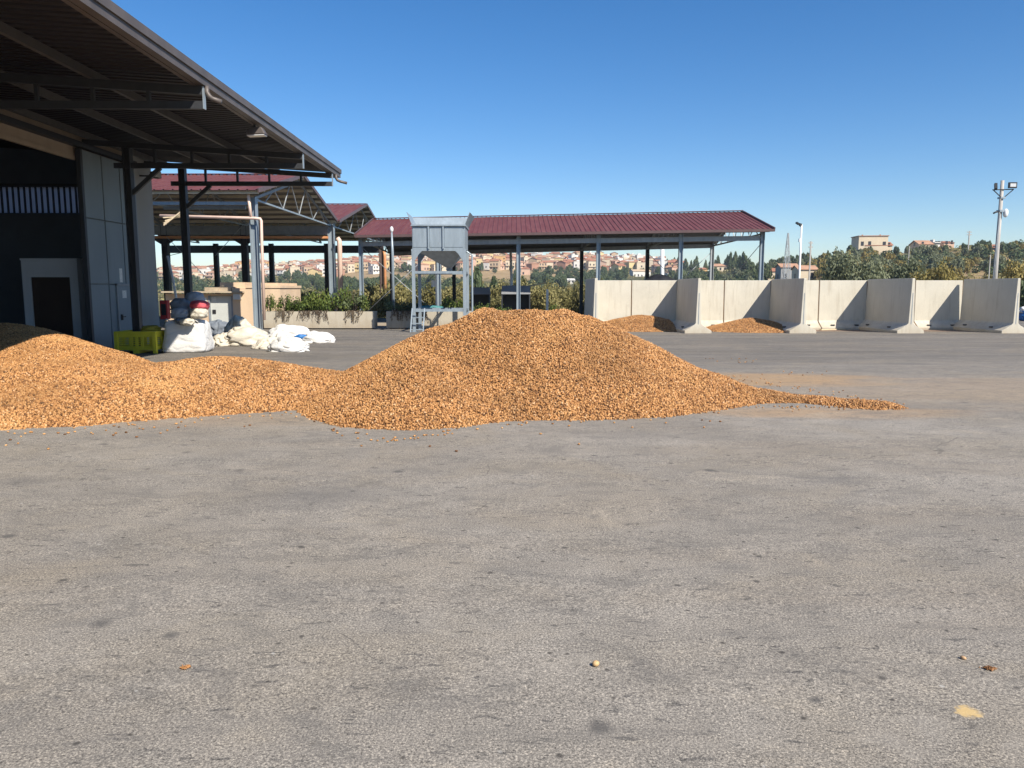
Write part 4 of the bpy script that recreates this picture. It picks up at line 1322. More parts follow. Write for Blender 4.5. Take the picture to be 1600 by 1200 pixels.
# ------------------------------------------------------------------ bags, crate
def blob(center, rad, power=1.0, amp=.05, freq=3.0, seed=0, sub=4, flat=None, crease=0.0, rot=0.0, taper=0.0):
    bm = bmesh.new()
    bmesh.ops.create_icosphere(bm, subdivisions=sub, radius=1)
    mb = MB(); mb.smooth = True
    ca, sa = math.cos(rot), math.sin(rot)
    for v in bm.verts:
        p = v.co.normalized()
        m_ = (abs(p.x) ** power + abs(p.y) ** power + abs(p.z) ** power) ** (-1 / power) if power > 2 else 1
        q = p * m_
        n1 = noise.noise(q * freq * .8 + Vector((seed * 7.3, seed * 3.1, 0)))
        f = 1 + amp * n1
        if crease:
            # cloth folds: sharp valleys wandering over the surface, and pleats gathered at a knot
            w_ = q + Vector((noise.noise(q * 1.1 + Vector((seed, 0, 0))), noise.noise(q * 1.1 + Vector((0, seed, 0))), noise.noise(q * 1.1 + Vector((0, 0, seed))))) * .5
            n2 = abs(noise.noise(w_ * freq * .75 + Vector((0, seed * 5.1, seed))))
            n3 = abs(noise.noise(w_ * freq * 1.9 + Vector((seed * 2.7, 0, seed))))
            f += -crease * .75 * max(0, 1 - n2 * 6) - crease * .14 * max(0, 1 - n3 * 4) + crease * .25 * min(n2 * 3, 1)
            kn = Vector((math.cos(seed * 2.1), math.sin(seed * 2.1) - .6, .35)).normalized()
            dk = p.dot(kn)
            if dk > .2:
                ang_ = math.atan2(p.cross(kn).z, p.x * kn.y - p.y * kn.x)
                f += crease * .35 * (dk - .2) * math.sin(ang_ * 9 + 3 * n1)
        x, y, z = q.x * f, q.y * f, q.z * f
        k = 1 - taper * z
        X, Y, Z = x * rad[0] * k, y * rad[1] * k, z * rad[2]
        wx, wy, wz = center[0] + X * ca - Y * sa, center[1] + X * sa + Y * ca, center[2] + Z
        if flat is not None and wz < flat: wz = flat + (wz - flat) * .02
        mb.v.append((wx, wy, wz))
    bm.verts.ensure_lookup_table()
    for f in bm.faces:
        mb.f.append(tuple(v.index for v in f.verts)); mb.m.append(0)
    bm.free()
    return mb
bd = 22.9
g = gz(bd)
bb = root('bulk_bag', (-9.35, bd + .45, g), 'full white bulk bag standing in front of the warehouse corner under smaller sacks', 'bulk bag')
cx = ((258 + 328) / 2 - 800) / 1200 * (bd + .45)
mb = blob((cx, bd + .5, g + .47), (.61, .52, .50), 7, .05, 1.6, 3, 6, g + .005, .028, 0.10, .09); put('bag', mb, M['bag_white'], bb)
for sx in (-1, 1):
    mb = MB(); mb.smooth = True
    mb.tube([(cx + sx * .5, bd + .1, g + .9), (cx + sx * .42, bd + .02, g + 1.0), (cx + sx * .30, bd + .1, g + .93)], .022, 6); put('lifting_loop', mb, M['bag_white'], bb)
def sack(px, py, d, rad, mat, label, seed, rot=0.0, cr=.10, name='sack', group='stuffed sacks on the bulk bag', z=None):
    c = P(px, py, d)
    mb = blob((c.x, c.y, c.z if z is None else z), rad, 2.6, .12, 2.2, seed, 4, None, cr, rot)
    return tag(put(name, mb, mat), label, 'sack', group)
sack(302, 478, 23.75, (.34, .26, .18), M['bag_grey'], 'grey plastic sack at the upper left of the sacks on the bulk bag', 11)
sack(283, 477, 23.35, (.30, .24, .21), M['bag_dark'], 'dark grey sack at the left of the sacks on the bulk bag', 12)
sack(305, 466, 23.65, (.27, .24, .20), M['bag_grey'], 'round grey sack topmost of the sacks on the bulk bag', 13)
sack(284, 491, 23.15, (.29, .26, .20), M['bag_grey'], 'crinkled grey sack low at the left of the sacks on the bulk bag', 14, cr=.18)
sack(312, 477, 23.1, (.27, .24, .15), M['bag_red'], 'red woven sack bulging at the right above the bulk bag', 15)
sack(311, 489, 23.05, (.25, .24, .18), M['bag_cream'], 'cream sack just under the red sack on the bulk bag', 16, cr=.14)
sack(288, 502, 22.95, (.22, .2, .12), M['bag_dark'], 'black plastic sack lying on the bulk bag under the cream one', 17, cr=.2)
sack(293, 503, 22.75, (.21, .16, .10), M['bag_cream'], 'small knotted cream sack hanging over the front of the bulk bag', 18, cr=.25)
# collapsed bags on the ground
def bagpile(px, py, rad, mat, label, seed, cr, rot, dz=.0, top=None):
    c = G(px, py)
    mb = blob((c.x, c.y + rad[1] * .8, c.z + rad[2] * (.55)), rad, 2.3, .22, 1.9, seed, 5, c.z + .004, cr, rot, .25)
    return tag(put('collapsed_bag', mb, mat), label, 'bag', 'empty white bags on the ground')
bagpile(380, 541, (.74, .50, .44), M['bag_cream'], 'large crumpled cream bag in front of the hut door', 21, .20, .15)
bagpile(368, 536, (.48, .42, .64), M['bag_cream'], 'upright crumpled cream bag leaning behind the large one', 28, .20, .9)
bagpile(343, 541, (.42, .36, .28), M['bag_cream'], 'low crumpled cream bag beside the bulk bag', 22, .26, .5)
bagpile(338, 523, (.55, .4, .42), M['bag_dark'], 'dark plastic sack lying behind the bulk bag', 27, .22, .2)
bagpile(447, 550, (.64, .36, .28), M['bag_white'], 'white bag slumped nearest the low nut heap', 23, .13, -.10)
bagpile(421, 545, (.55, .34, .23), M['bag_cream'], 'cream fold of bag trailing left of the slumped white bag', 24, .30, .7)
bagpile(449, 534, (.80, .42, .40), M['bag_white'], 'tall folded white bag in the middle of the bags on the ground', 25, .18, .35)
bagpile(493, 536, (.58, .36, .27), M['bag_white'], 'white bag with a blue lining at the right end of the bags', 26, .14, .1)
c = G(470, 536)
mb = blob((c.x, c.y + .1, c.z + .22), (.22, .12, .09), 2.2, .2, 2, 5, 3, None, .3, .4)
tag(put('blue_sheet', mb, M['blue_tarp']), 'small blue plastic fold between two white bags', 'plastic sheet')

# yellow crate
yb = root('pallet_crate', (-11.3, 23.0, gz(23)), 'yellow plastic pallet crate with slotted sides in the shade by the grey doors', 'crate')
cy0 = 22.6; W2, Dp, Hc = 1.22, .95, .60
x0 = (178 - 800) / 1200 * cy0; x1 = x0 + W2; y0, y1 = cy0, cy0 + Dp
g = gz(cy0); fz0 = g + .10
mb = MB(); mb.box(x0 + .03, x1 - .03, y0 + .03, y1 - .03, fz0, fz0 + .05); put('floor', mb, M['yellow'], yb)
for (a, b, c_, d_) in ((x0 + .03, x1 - .03, y0 + .02, y0 + .045), (x0 + .03, x1 - .03, y1 - .045, y1 - .02), (x0 + .02, x0 + .045, y0 + .03, y1 - .03), (x1 - .045, x1 - .02, y0 + .03, y1 - .03)):
    mb = MB()
    mb.box(a, b, c_, d_, fz0 + .05, fz0 + .12); mb.box(a, b, c_, d_, fz0 + .40, fz0 + Hc - .1)
    if b - a > .5:
        for k in range(5):
            z = fz0 + .12 + k * .056
            mb.box(a, b, c_ + .004, d_ - .004, z + .026, z + .056)
        for q in (0, .36, .50, .64, .93):
            xq = a + (b - a) * q
            mb.box(xq, xq + .08, c_ - .012, d_, fz0 + .12, fz0 + .40)
    else:
        for k in range(5):
            z = fz0 + .12 + k * .056
            mb.box(a + .004, b - .004, c_, d_, z + .026, z + .056)
        for q in (0, .45, .91):
            yq = c_ + (d_ - c_) * q
            mb.box(a - .0, b + .012, yq, yq + .08, fz0 + .12, fz0 + .40)
    put('side_panel', mb, M['yellow'], yb)
mb = MB()
for (a, b, c_, d_) in ((x0, x1, y0, y0 + .06), (x0, x1, y1 - .06, y1), (x0, x0 + .06, y0 + .06, y1 - .06), (x1 - .06, x1, y0 + .06, y1 - .06)):
    mb.box(a, b, c_, d_, fz0 + Hc - .1, fz0 + Hc - .05)
put('rim', mb, M['yellow'], yb)
for x in (x0, x1 - .09):
    for y in (y0, y1 - .09):
        mb = MB(); mb.box(x - .005, x + .095, y - .005, y + .095, g, fz0 + Hc - .1); put('corner_post', mb, M['yellow'], yb)
mb = MB(); mb.box((x0 + x1) / 2 - .08, (x0 + x1) / 2 + .08, y0 + .01, y1 - .01, g, fz0); put('foot', mb, M['yellow'], yb)
c = P(237, 520, 23.1)
mb = blob((c.x, c.y, fz0 + Hc - .03), (.28, .24, .14), 2.3, .2, 2.5, 31, 4, None, .25, .2)
tag(put('net_sack', mb, M['bag_olive']), 'crumpled yellow net sack lying on the crate', 'sack')

# blue and white sheeting at the right edge
c = G(1609, 502)
mb = blob((c.x + .3, c.y + .4, c.z + .35), (.75, .6, .48), 2.4, .2, 2, 41, 4, c.z, .3, 0); tag(put('tarpaulin_heap', mb, M['blue_tarp']), 'blue tarpaulin heap beyond the last concrete wall', 'tarpaulin')
mb = blob((c.x + .1, c.y + .6, c.z + .75), (.6, .5, .28), 2.2, .25, 2, 42, 4, None, .3, 0); tag(put('white_sheet', mb, M['bag_white']), 'white plastic sheet on top of the blue tarpaulin', 'plastic sheet')

# ------------------------------------------------------------------ machines and small things under the long shed
def machine(label, px0, px1, pyt, pyb, d):
    r = root('seed_bin', P((px0 + px1) / 2, 480, d), label, 'machine', 'grey machines under the shed')
    x0, x1 = (px0 - 800) / 1200 * d, (px1 - 800) / 1200 * d
    zt_, zm, z0 = P(800, pyt, d).z, P(800, pyb, d).z, gz(d)
    mb = MB(); mb.hexa([(x0, d, zm), (x1, d, zm), (x1, d + 1.6, zm), (x0, d + 1.6, zm)], [(x0 + .05, d + .3, zt_), (x1 - .05, d + .3, zt_), (x1 - .05, d + 1.6, zt_), (x0 + .05, d + 1.6, zt_)]); put('hood', mb, M['machine_grey'], r, bevel=.02)
    mb = MB(); mb.box(x0 + .02, x0 + .1, d + .05, d + 1.5, z0 + .2, zm); mb.box(x1 - .1, x1 - .02, d + .05, d + 1.5, z0 + .2, zm); put('side_panel', mb, M['steel_dark'], r)
    mb = MB(); mb.box(x0 + .1, x1 - .1, d + 1.3, d + 1.4, z0 + .2, zm); put('back_panel', mb, M['black'], r)
    mb = MB(); mb.box(x0, x1, d, d + 1.6, z0 + .1, z0 + .35); put('chassis', mb, M['machine_grey'], r)
    for x in (x0 + .08, x1 - .2):
        for y in (d + .15, d + 1.3):
            mb = MB(); mb.box(x, x + .12, y, y + .12, z0 - .02, z0 + .1); put('foot', mb, M['steel_dark'], r)
machine('dark open-fronted machine just right of the hopper', 735, 766, 449, 460, 50)
machine('larger grey open-fronted machine behind the fourth shed column', 783, 829, 446, 460, 49)
fr_ = root('cream_frame', P(840, 480, 55), 'cream painted steel frame overgrown by shrubs under the shed', 'frame')
mb = MB(); mb.beam(P(827, 447, 55), P(852, 442, 55), .14, .14); mb.beam(P(827, 447, 55), (P(827, 480, 55).x, 55, gz(55)), .14, .14); put('bar', mb, M['cream_frame'], fr_)
pst = P(855, 480, 52)
mb = MB(); mb.box(pst.x - .08, pst.x + .08, 51.9, 52.1, gz(52), P(855, 452, 52).z); tag(put('white_post', mb, M['white']), 'short white post right of the cream frame', 'post')
mb = MB(); a = P(801, 480, 53); mb.smooth = True; mb.tube([(a.x, 53, gz(53)), (P(798, 395, 53).x, 53, P(798, 395, 53).z)], .09, 8); 
tag(put('white_mast', mb, M['white']), 'thin white mast beside the shed column behind the big heap', 'mast')
mb = MB(); a = P(685, 480, 52.0); mb.box(a.x - .18, a.x + .18, 52, 52.3, gz(52), P(685, 395, 52).z)
wp = put('white_pillar', mb, M['white']); tag(wp, 'white pillar behind the hopper legs', 'pillar')
mb = MB(); mb.box(a.x - .45, a.x - .18, 52.0, 52.3, P(680, 448, 52).z, P(680, 438, 52).z); put('switch_box', mb, M['white'], wp)
mb = MB(); a = P(896, 480, 66); mb.smooth = True; mb.tube([(P(1035, 480, 66).x, 66, gz(66)), (P(1035, 388, 66).x, 66, P(1035, 388, 66).z)], .16, 8)
tag(put('white_post', mb, M['white']), 'tall white post beyond the shed behind the first bay', 'post')
# dark tarpaulin mound and teal sheet
c = P(1032, 440, 44)
mb = blob((c.x, c.y, gz(44) + 1.1), (1.5, 1.2, 1.75), 2.3, .12, 1.5, 51, 4, gz(44), .1); tag(put('covered_stack', mb, M['black']), 'stack under a black cover just behind the first bay wall', 'cover')
c = P(667, 478, 39.0)
mb = blob((c.x, 40.6, gz(40) + 1.05), (.75, .35, .16), 2.2, .3, 2, 52, 4, None, .3); tag(put('teal_sheet', mb, M['teal']), 'crumpled teal plastic sheet on the planter behind the ladder', 'plastic sheet')
# red base under the shelter column, low kerbs
c = G(596, 505)
mb = MB(); mb.box(-7.6, -6.2, 47.5, 48.1, gz(48), gz(48) + .55); tag(put('low_barrier', mb, M['rust_red']), 'dark red low barrier in the gap between the planters', 'barrier')
mb = MB(); mb.box(-14, 16, 45.2, 45.5, gz(45) - .1, gz(45) + .14); k_ = put('kerb', mb, M['conc_planter']); tag(k_, 'low concrete kerb along the front of the long shed', None, None, 'structure')

# ------------------------------------------------------------------ poles
def lamp_head(par, c, w, h, face=-1, tilt=0.0):
    mb = MB(); mb.box(c.x - w / 2, c.x + w / 2, c.y - .05, c.y + .07, c.z - h / 2, c.z + h / 2); o = put('lamp_body', mb, M['black'], par, bevel=.015)
    mb = MB(); mb.box(c.x - w / 2 + .07, c.x + w / 2 - .07, c.y - .056, c.y - .051, c.z - h / 2 + .07, c.z + h / 2 - .07); put('lens', mb, M['lamp_glass'], o)
D = 44.0
pole = root('lamp_pole', (P(1556, 437, D).x, D, gz(D)), 'tall grey concrete pole with two floodlights and a camera at the right', 'lamp pole')
tp = P(1566.5, 282, D)
bx_ = tp.x
mb = MB(); mb.smooth = True; mb.tube([(bx_, D, gz(D) - .1), (bx_, D, tp.z)], [.135, .09], 12); put('pole', mb, M['wood_pole'], pole)
za = P(800, 297, D).z
mb = MB(); mb.beam((bx_ - .58, D - .1, za), (bx_ + .60, D - .1, za + .03), .05, .05); mb.beam((bx_ - .54, D - .1, za), (bx_ - .08, D - .12, za - .42), .04, .04); mb.beam((bx_ + .56, D - .1, za), (bx_ + .08, D - .12, za - .42), .04, .04)
put('crossarm', mb, M['black'], pole)
lamp_head(pole, Vector((bx_ + .46, D - .2, za + .24)), .46, .32)
mb = MB(); mb.beam((bx_ - .46, D - .2, za + .03), (bx_ - .40, D - .05, za + .34), .14, .16); put('lamp_body', mb, M['black'], pole)
zc_ = P(800, 331, D).z
mb = MB(); mb.smooth = True; mb.tube([(bx_ - .1, D - .1, zc_), (bx_ - .36, D - .2, zc_ - .03), (bx_ - .5, D - .22, zc_ - .1)], [.03, .05, .05], 8); put('camera', mb, M['steel_dark'], pole)
mb = blob((bx_ + .22, D - .15, zc_ - .08), (.13, .13, .24), 2.2, .0, 1, 1, 3); put('dome_camera', mb, M['white'], pole)
mb = MB(); mb.box(bx_ - .14, bx_ + .14, D - .2, D + .14, zc_ - .02, zc_ + .10); mb.box(bx_ - .13, bx_ + .13, D - .18, D + .14, za - .48, za - .38); put('clamp', mb, M['galv'], pole)
mb = MB(); mb.smooth = True
for k, off in enumerate((-.30, -.20)):
    mb.tube([(bx_ + off * .3, D - .13, zc_ - .1), (bx_ + off * .7, D - .17, (zc_ + gz(D)) / 2), (bx_ + off, D - .2, gz(D) + .2)], .022, 6)
put('cable', mb, M['steel_mid'], pole)

D = 62.0
pole = root('lamp_pole', (P(1251, 437, D).x, D, gz(D) - .1), 'slim white pole with a twin lamp behind the concrete bays', 'lamp pole')
tp = P(1252.5, 350, D); bx_ = tp.x
mb = MB(); mb.smooth = True; mb.tube([(bx_, D, gz(D) - .2), (bx_, D, tp.z)], [.10, .07], 10); put('pole', mb, M['white'], pole)
mb = MB(); mb.beam((bx_ - .22, D, tp.z - .02), (bx_ - .45, D - .1, tp.z + .1), .2, .12); mb.beam((bx_ - .2, D, tp.z - .1), (bx_ + .02, D, tp.z - .25), .06, .06); mb.beam((bx_ - .02, D, tp.z - .05), (bx_ - .25, D - .1, tp.z + .0), .18, .12); put('lamp_body', mb, M['steel_dark'], pole)
mb = MB(); mb.box(bx_ - .16, bx_ - .06, D - .1, D + .1, tp.z - 1.4, tp.z - 1.15); put('switch_box', mb, M['white'], pole)
D = 43.5
pole = root('lamp_pole', (P(616, 480, D).x, D, gz(D)), 'galvanised pole with a white lamp head left of the hopper', 'lamp pole')
tp = P(612, 362, D); bx_ = tp.x
mb = MB(); mb.smooth = True; mb.tube([(bx_ + .02, D, gz(D) - .1), (bx_ + .02, D, P(612, 395, D).z), (bx_, D, tp.z)], [.09, .08, .045], 10); put('pole', mb, M['galv'], pole)
mb = blob((bx_, D, tp.z + .12), (.10, .10, .17), 2.0, .0, 1, 1, 3); put('lamp_globe', mb, M['white'], pole)

def far_pole(px, pyt, r, label, w=.16, cross=0.0, pyb=440):
    x = (px - 800) / 1200 * r
    zb = float(terr_z(x, r))
    mb = MB(); zt_ = P(px, pyt, r).z
    mb.beam((x, r, zb - .5), (x, r, zt_), w, w)
    if cross:
        mb.beam((x - cross, r, zt_ - .4), (x + cross, r, zt_ - .4), w * .8, w * .8)
        mb.beam((x - cross, r, zt_ - 1.4), (x + cross, r, zt_ - 1.4), w * .8, w * .8)
    return tag(put('utility_pole', mb, M['wood_pole']), label, 'utility pole')
far_pole(1503, 361, 300, 'utility pole with crossarms on the hilltop right of the villas', .35, .9)
far_pole(1260, 377, 190, 'dark utility pole with crossarm right of the slim white lamp pole', .3, .5)
far_pole(1538, 398, 150, 'thin grey pole among the trees left of the floodlight pole', .14)
far_pole(1412, 385, 250, 'thin grey pole on the slope below the hilltop villas', .2)
# lattice pylon
r = 220.0
px = 1224.5
x = (px - 800) / 1200 * r; zb = float(terr_z(x, r)) - .5; zt_ = P(px, 364, r).z
pyl = root('lattice_pylon', (x, r, zb), 'lattice steel pylon rising behind the grey farmhouse', 'pylon')
mb = MB(); hh = zt_ - zb
def pw(t): return lerp(1.15, .12, t)
for sx in (-1, 1):
    for sy in (-1, 1):
        mb.beam((x + sx * pw(0), r + sy * pw(0), zb), (x + sx * pw(1), r + sy * pw(1), zt_), .14, .14)
put('leg_frame', mb, M['galv_dull'], pyl)
mb = MB(); n = 9
for i in range(n):
    t0, t1 = i / n, (i + 1) / n
    for sy in (-1, 1):
        mb.beam((x - pw(t0), r + sy * pw(t0), zb + hh * t0), (x + pw(t1), r + sy * pw(t1), zb + hh * t1), .08, .08)
        mb.beam((x + pw(t0), r + sy * pw(t0), zb + hh * t0), (x - pw(t1), r + sy * pw(t1), zb + hh * t1), .08, .08)
        mb.beam((x - pw(t0), r + sy * pw(t0), zb + hh * t0), (x + pw(t0), r + sy * pw(t0), zb + hh * t0), .08, .08)
put('lattice', mb, M['galv_dull'], pyl)

# ------------------------------------------------------------------ houses
WALLC = {'cream': (0.60, 0.50, 0.36), 'pink': (0.56, 0.38, 0.28), 'white': (0.66, 0.63, 0.57), 'tan': (0.47, 0.35, 0.23), 'yellow': (0.62, 0.48, 0.24), 'brick': (0.38, 0.21, 0.14), 'grey': (0.30, 0.295, 0.28), 'orange': (0.62, 0.38, 0.16)}
for k, c in WALLC.items(): M['w_' + k] = simple('house_wall_' + k, c, 0.9, 0, 0.08, .2)
M['tiles'] = simple('terracotta_tiles', (0.33, 0.145, 0.085), 0.9, 0, 0.25, .35)
M['tiles_pale'] = simple('pale_terracotta_tiles', (0.42, 0.24, 0.15), 0.9, 0, 0.2, .35)
M['glass_dark'] = simple('dark_window', (0.035, 0.035, 0.04), 0.3, 0, 0.2, 1)

def house_parts(w, d, h, roof, seed, storeys=2):
    rg = random.Random(seed)
    wall = MB(); rf = MB(); wi = MB()
    wall.box(-w / 2, w / 2, -d / 2, d / 2, -4, h)
    if roof == 'gable':
        e = .4; rh = d * .22
        for s in (-1, 1):
            rf.hexa([(-w / 2 - e, s * (d / 2 + e), h - .1), (w / 2 + e, s * (d / 2 + e), h - .1), (w / 2 + e, 0, h + rh - .1), (-w / 2 - e, 0, h + rh - .1)],
                    [(-w / 2 - e, s * (d / 2 + e), h + .1), (w / 2 + e, s * (d / 2 + e), h + .1), (w / 2 + e, 0, h + rh + .1), (-w / 2 - e, 0, h + rh + .1)])
        for s in (-1, 1):
            wall.prism([(-d / 2, h), (d / 2, h), (0, h + rh - .12)], (s * (w / 2 - .1), 0, 0), (0, 1, 0), (0, 0, 1), (.1 * -s, 0, 0))
    elif roof == 'hip':
        e = .4; rh = min(w, d) * .2
        rf.hexa([(-w / 2 - e, -d / 2 - e, h), (w / 2 + e, -d / 2 - e, h), (w / 2 + e, d / 2 + e, h), (-w / 2 - e, d / 2 + e, h)],
                [(-w * .22, -.1, h + rh), (w * .22, -.1, h + rh), (w * .22, .1, h + rh), (-w * .22, .1, h + rh)])
    elif roof == 'plain':
        rf.box(-w / 2 - .3, w / 2 + .3, -d / 2 - .3, d / 2 + .3, h, h + .3)
        rf.box(-w * .28, -w * .24, -.3, .3, h + .3, h + 1.0); rf.box(w * .34, w * .38, -.3, .3, h + .3, h + 1.0)
    else:
        rf.box(-w / 2 - .2, w / 2 + .2, -d / 2 - .2, d / 2 + .2, h, h + .35)
        rf.box(-w * .1, w * .2, -.5, d * .3, h + .35, h + 1.6)
    ns = max(1, int(h / 3))
    nw = max(2, int(w / 2.6))
    for s in range(ns):
        for i in range(nw):
            if rg.random() < .18: continue
            x = -w / 2 + w * (i + .5) / nw; z = s * 3 + 1.1
            ww, hh_ = rg.uniform(.9, 1.3), rg.uniform(1.2, 1.9)
            wi.box(x - ww / 2, x + ww / 2, -d / 2 - .05, -d / 2 + .02, z, z + hh_)
        if ns > 1 and s > 0 and rg.random() < .5:
            wall.box(-w / 2 + .3, w / 2 - .3, -d / 2 - 1.0, -d / 2, s * 3 - .15, s * 3 + .05)
            wall.box(-w / 2 + .3, w / 2 - .3, -d / 2 - 1.05, -d / 2 - .95, s * 3 + .05, s * 3 + .8)
    for s in range(ns):
        for sx in (-1, 1):
            if rg.random() < .7:
                z = s * 3 + 1.1
                a = sx * w / 2
                wi.box(min(a, a + .05 * sx), max(a, a + .05 * sx), -.6, .6, z, z + 1.5)
    return wall, rf, wi

def house_mesh(name, w, d, h, roof, seed, wm, rm):
    wall, rf, wi = house_parts(w, d, h, roof, seed)
    mb = MB()
    for k, q in enumerate((wall, rf, wi)):
        n = len(mb.v)
        mb.v += q.v; mb.f += [tuple(i + n for i in f) for f in q.f]; mb.m += [k] * len(q.f)
    return mesh_from(name, mb.v, mb.f, [wm, rm, M['glass_dark']], mb.m)

LM = [(300, 'by the warehouse corner'), (400, 'left of the front shelter column'), (470, 'right of the front shelter column'), (530, 'by the orange pipe'), (590, 'behind the planter gap'), (650, 'left of the hopper'), (735, 'seen through the hopper legs'),
      (810, 'right of the hopper'), (870, 'right of the white mast'), (935, 'left of the bay walls'), (990, 'above the first bay, left half'), (1060, 'above the first bay, right half'), (1130, 'above the second bay, left half'), (1200, 'above the second bay, right half'),
      (1260, 'near the pylon'), (1330, 'left of the hilltop villa'), (1390, 'below the hilltop villa'), (1440, 'right of the hilltop villa'), (1490, 'below the red roofed hill house'), (1550, 'left of the floodlight pole'), (1620, 'right of the floodlight pole'), (9999, 'far right of the floodlight pole')]
def where(u):
    return next(t for k, t in LM if u < k)
HM = []
hrg = random.Random(99)
kinds = [('cream', 'small cream house with a tiled roof'), ('pink', 'small pink house with a tiled roof'), ('white', 'pale flat roofed house'), ('tan', 'tan house with a tiled roof'), ('cream', 'cream flat roofed block'), ('yellow', 'yellowish house with a tiled roof'), ('brick', 'brown brick house with a tiled roof')]
for i in range(21):
    k, lab = kinds[i % 7]
    rf = 'flat' if 'flat' in lab else ('gable' if i % 2 else 'hip')
    w = hrg.uniform(6.0, 11); h = hrg.choice([3.1, 5.6, 6.0, 8.0])
    HM.append((house_mesh('town_house', w, hrg.uniform(6.5, 9.5), h, rf, i, M['w_' + k], M['tiles'] if i % 3 else M['tiles_pale']) if rf != 'flat' else house_mesh('town_house', w, hrg.uniform(7, 10), h, rf, i, M['w_' + k], M['w_' + k]), lab))
placed = []
count = 0
tries = 0
while count < 285 and tries < 6000:
    tries += 1
    u = hrg.uniform(255, 1062)
    ysk = float(np.interp(u, SKY_U, SKY_Y))
    lo_, hi_ = (0, 12) if u < 480 else ((0, 17) if u < 640 else ((0, 19) if u < 900 else (0, 22)))
    py = ysk + 0.4 + hrg.uniform(lo_ + .3, hi_) * (hrg.random() ** .6)
    if u > 1000 and py > ysk + 10: continue
    r = terr_r(u, max(py, ysk + .2))
    x = (u - 800) / 1200 * r
    if any((x - a) ** 2 + ((r - b) * .5) ** 2 < 7.5 ** 2 for a, b in placed): continue
    if any(abs(u - a) < 7 and abs(py - b) < 2.2 for a, b in [(q[2], q[3]) for q in []]): continue
    placed.append((x, r))
    me, lab = HM[hrg.randrange(len(HM))]
    o = bpy.data.objects.new('town_house', me); C.objects.link(o)
    o.location = (x, r, float(terr_z(x, r)) + .2)
    o.rotation_euler = (0, 0, hrg.gauss(0, .35) + (pi / 2 if hrg.random() < .3 else 0))
    tag(o, lab + ', ' + ('high' if py < ysk + 5 else ('midway' if py < ysk + 11 else 'low')) + ' in town, ' + where(u), 'house', lab.replace('small ', '') + 's of the hillside town')
    count += 1

def far_houses():
    mats = [M['w_cream'], M['w_pink'], M['w_white'], M['w_tan'], M['tiles'], M['tiles_pale'], M['glass_dark']]
    mb = MB(); n = 0
    for _ in range(2500):
        if n >= 330: break
        u = hrg.uniform(255, 1055)
        ysk = float(np.interp(u, SKY_U, SKY_Y))
        py = ysk + hrg.uniform(.2, 13 if u < 640 else 17) * hrg.random() ** .5
        r = terr_r(u, max(py, ysk + .15)); x = (u - 800) / 1200 * r
        if any((x - a) ** 2 + ((r - b) * .5) ** 2 < 5.5 ** 2 for a, b in placed): continue
        placed.append((x, r)); n += 1
        w, d, h = hrg.uniform(5, 9), hrg.uniform(5, 8), hrg.choice([3, 5.5, 6, 8])
        wall, rf, wi = house_parts(w, d, h, hrg.choice(['gable', 'hip', 'flat']), _)
        a = hrg.gauss(0, .5); ca, sa = math.cos(a), math.sin(a)
        z = float(terr_z(x, r)); wm = hrg.randrange(4)
        for q, mi in ((wall, wm), (rf, hrg.choice([4, 5, 5])), (wi, 6)):
            k = len(mb.v)
            mb.v += [(x + p[0] * ca - p[1] * sa, r + p[0] * sa + p[1] * ca, z + p[2]) for p in q.v]
            mb.f += [tuple(i + k for i in f) for f in q.f]; mb.m += [mi] * len(q.f)
    o = put('far_houses', mb, mats)
    tag(o, 'remaining small houses crowded on the far town slope', None, None, 'stuff')
far_houses()

def big_house(name, label, cat, px0, px1, pyt, pyb, r, d, roof, wm, rm, seed, rz=0.0, yoff=0.0):
    uc = (px0 + px1) / 2
    r = terr_r(uc, max(pyb, float(np.interp(uc, SKY_U, SKY_Y)) + .4))
    x0, x1 = (px0 - 800) / 1200 * r, (px1 - 800) / 1200 * r
    w = x1 - x0
    zt_, zb = P(800, pyt, r).z, P(800, pyb, r).z
    h = max(1.7, zt_ - zb)
    o = root(name, ((x0 + x1) / 2, r + d / 2, zb), label, cat)
    o.rotation_euler = (0, 0, rz)
    wall, rf, wi = house_parts(w, d, h, roof, seed)
    def pt(nm, q, m, par):
        me = mesh_from(nm, q.v, q.f, [m]); ob = bpy.data.objects.new(nm, me); C.objects.link(ob); ob.parent = par; return ob
    wo_ = pt('wall', wall, wm, o); pt('roof', rf, rm, o)
    # every window its own part
    for k in range(0, len(wi.v), 8):
        q = MB(); q.v = wi.v[k:k + 8]; q.f = [(3, 2, 1, 0), (4, 5, 6, 7), (0, 1, 5, 4), (1, 2, 6, 5), (2, 3, 7, 6), (3, 0, 4, 7)]
        pt('window', q, M['glass_dark'], o)
    return o
r_h = 322
v1 = big_house('villa', 'large cream villa with dark roof edge alone on the right hilltop', 'villa', 1337, 1380, 369, 388, r_h, 10, 'plain', M['w_cream'], M['w_brick'], 5, -.12)
big_house('villa_wing', 'low wing with red tiled roof in front of the hilltop villa', 'house', 1347, 1386, 383.5, 390, r_h - 9, 7, 'gable', M['w_cream'], M['tiles'], 6, -.1)
big_house('hill_house', 'low cream house with tiled roof right of the big villa', 'house', 1427, 1448, 384, 388, 318, 8, 'gable', M['w_cream'], M['tiles_pale'], 7)
big_house('hill_house', 'small pale house between the low cream house and the red roofed one', 'house', 1451, 1459, 381.5, 386, 324, 7, 'flat', M['w_white'], M['w_white'], 8)
big_house('hill_house', 'red roofed house on the hill left of the crossarm pole', 'house', 1465, 1481, 381, 385.5, 326, 8, 'hip', M['w_pink'], M['tiles'], 9)
big_house('hill_house', 'tiny yellow house among trees left of the floodlight pole', 'house', 1541, 1549, 387, 395, 250, 6, 'gable', M['w_yellow'], M['tiles'], 10)
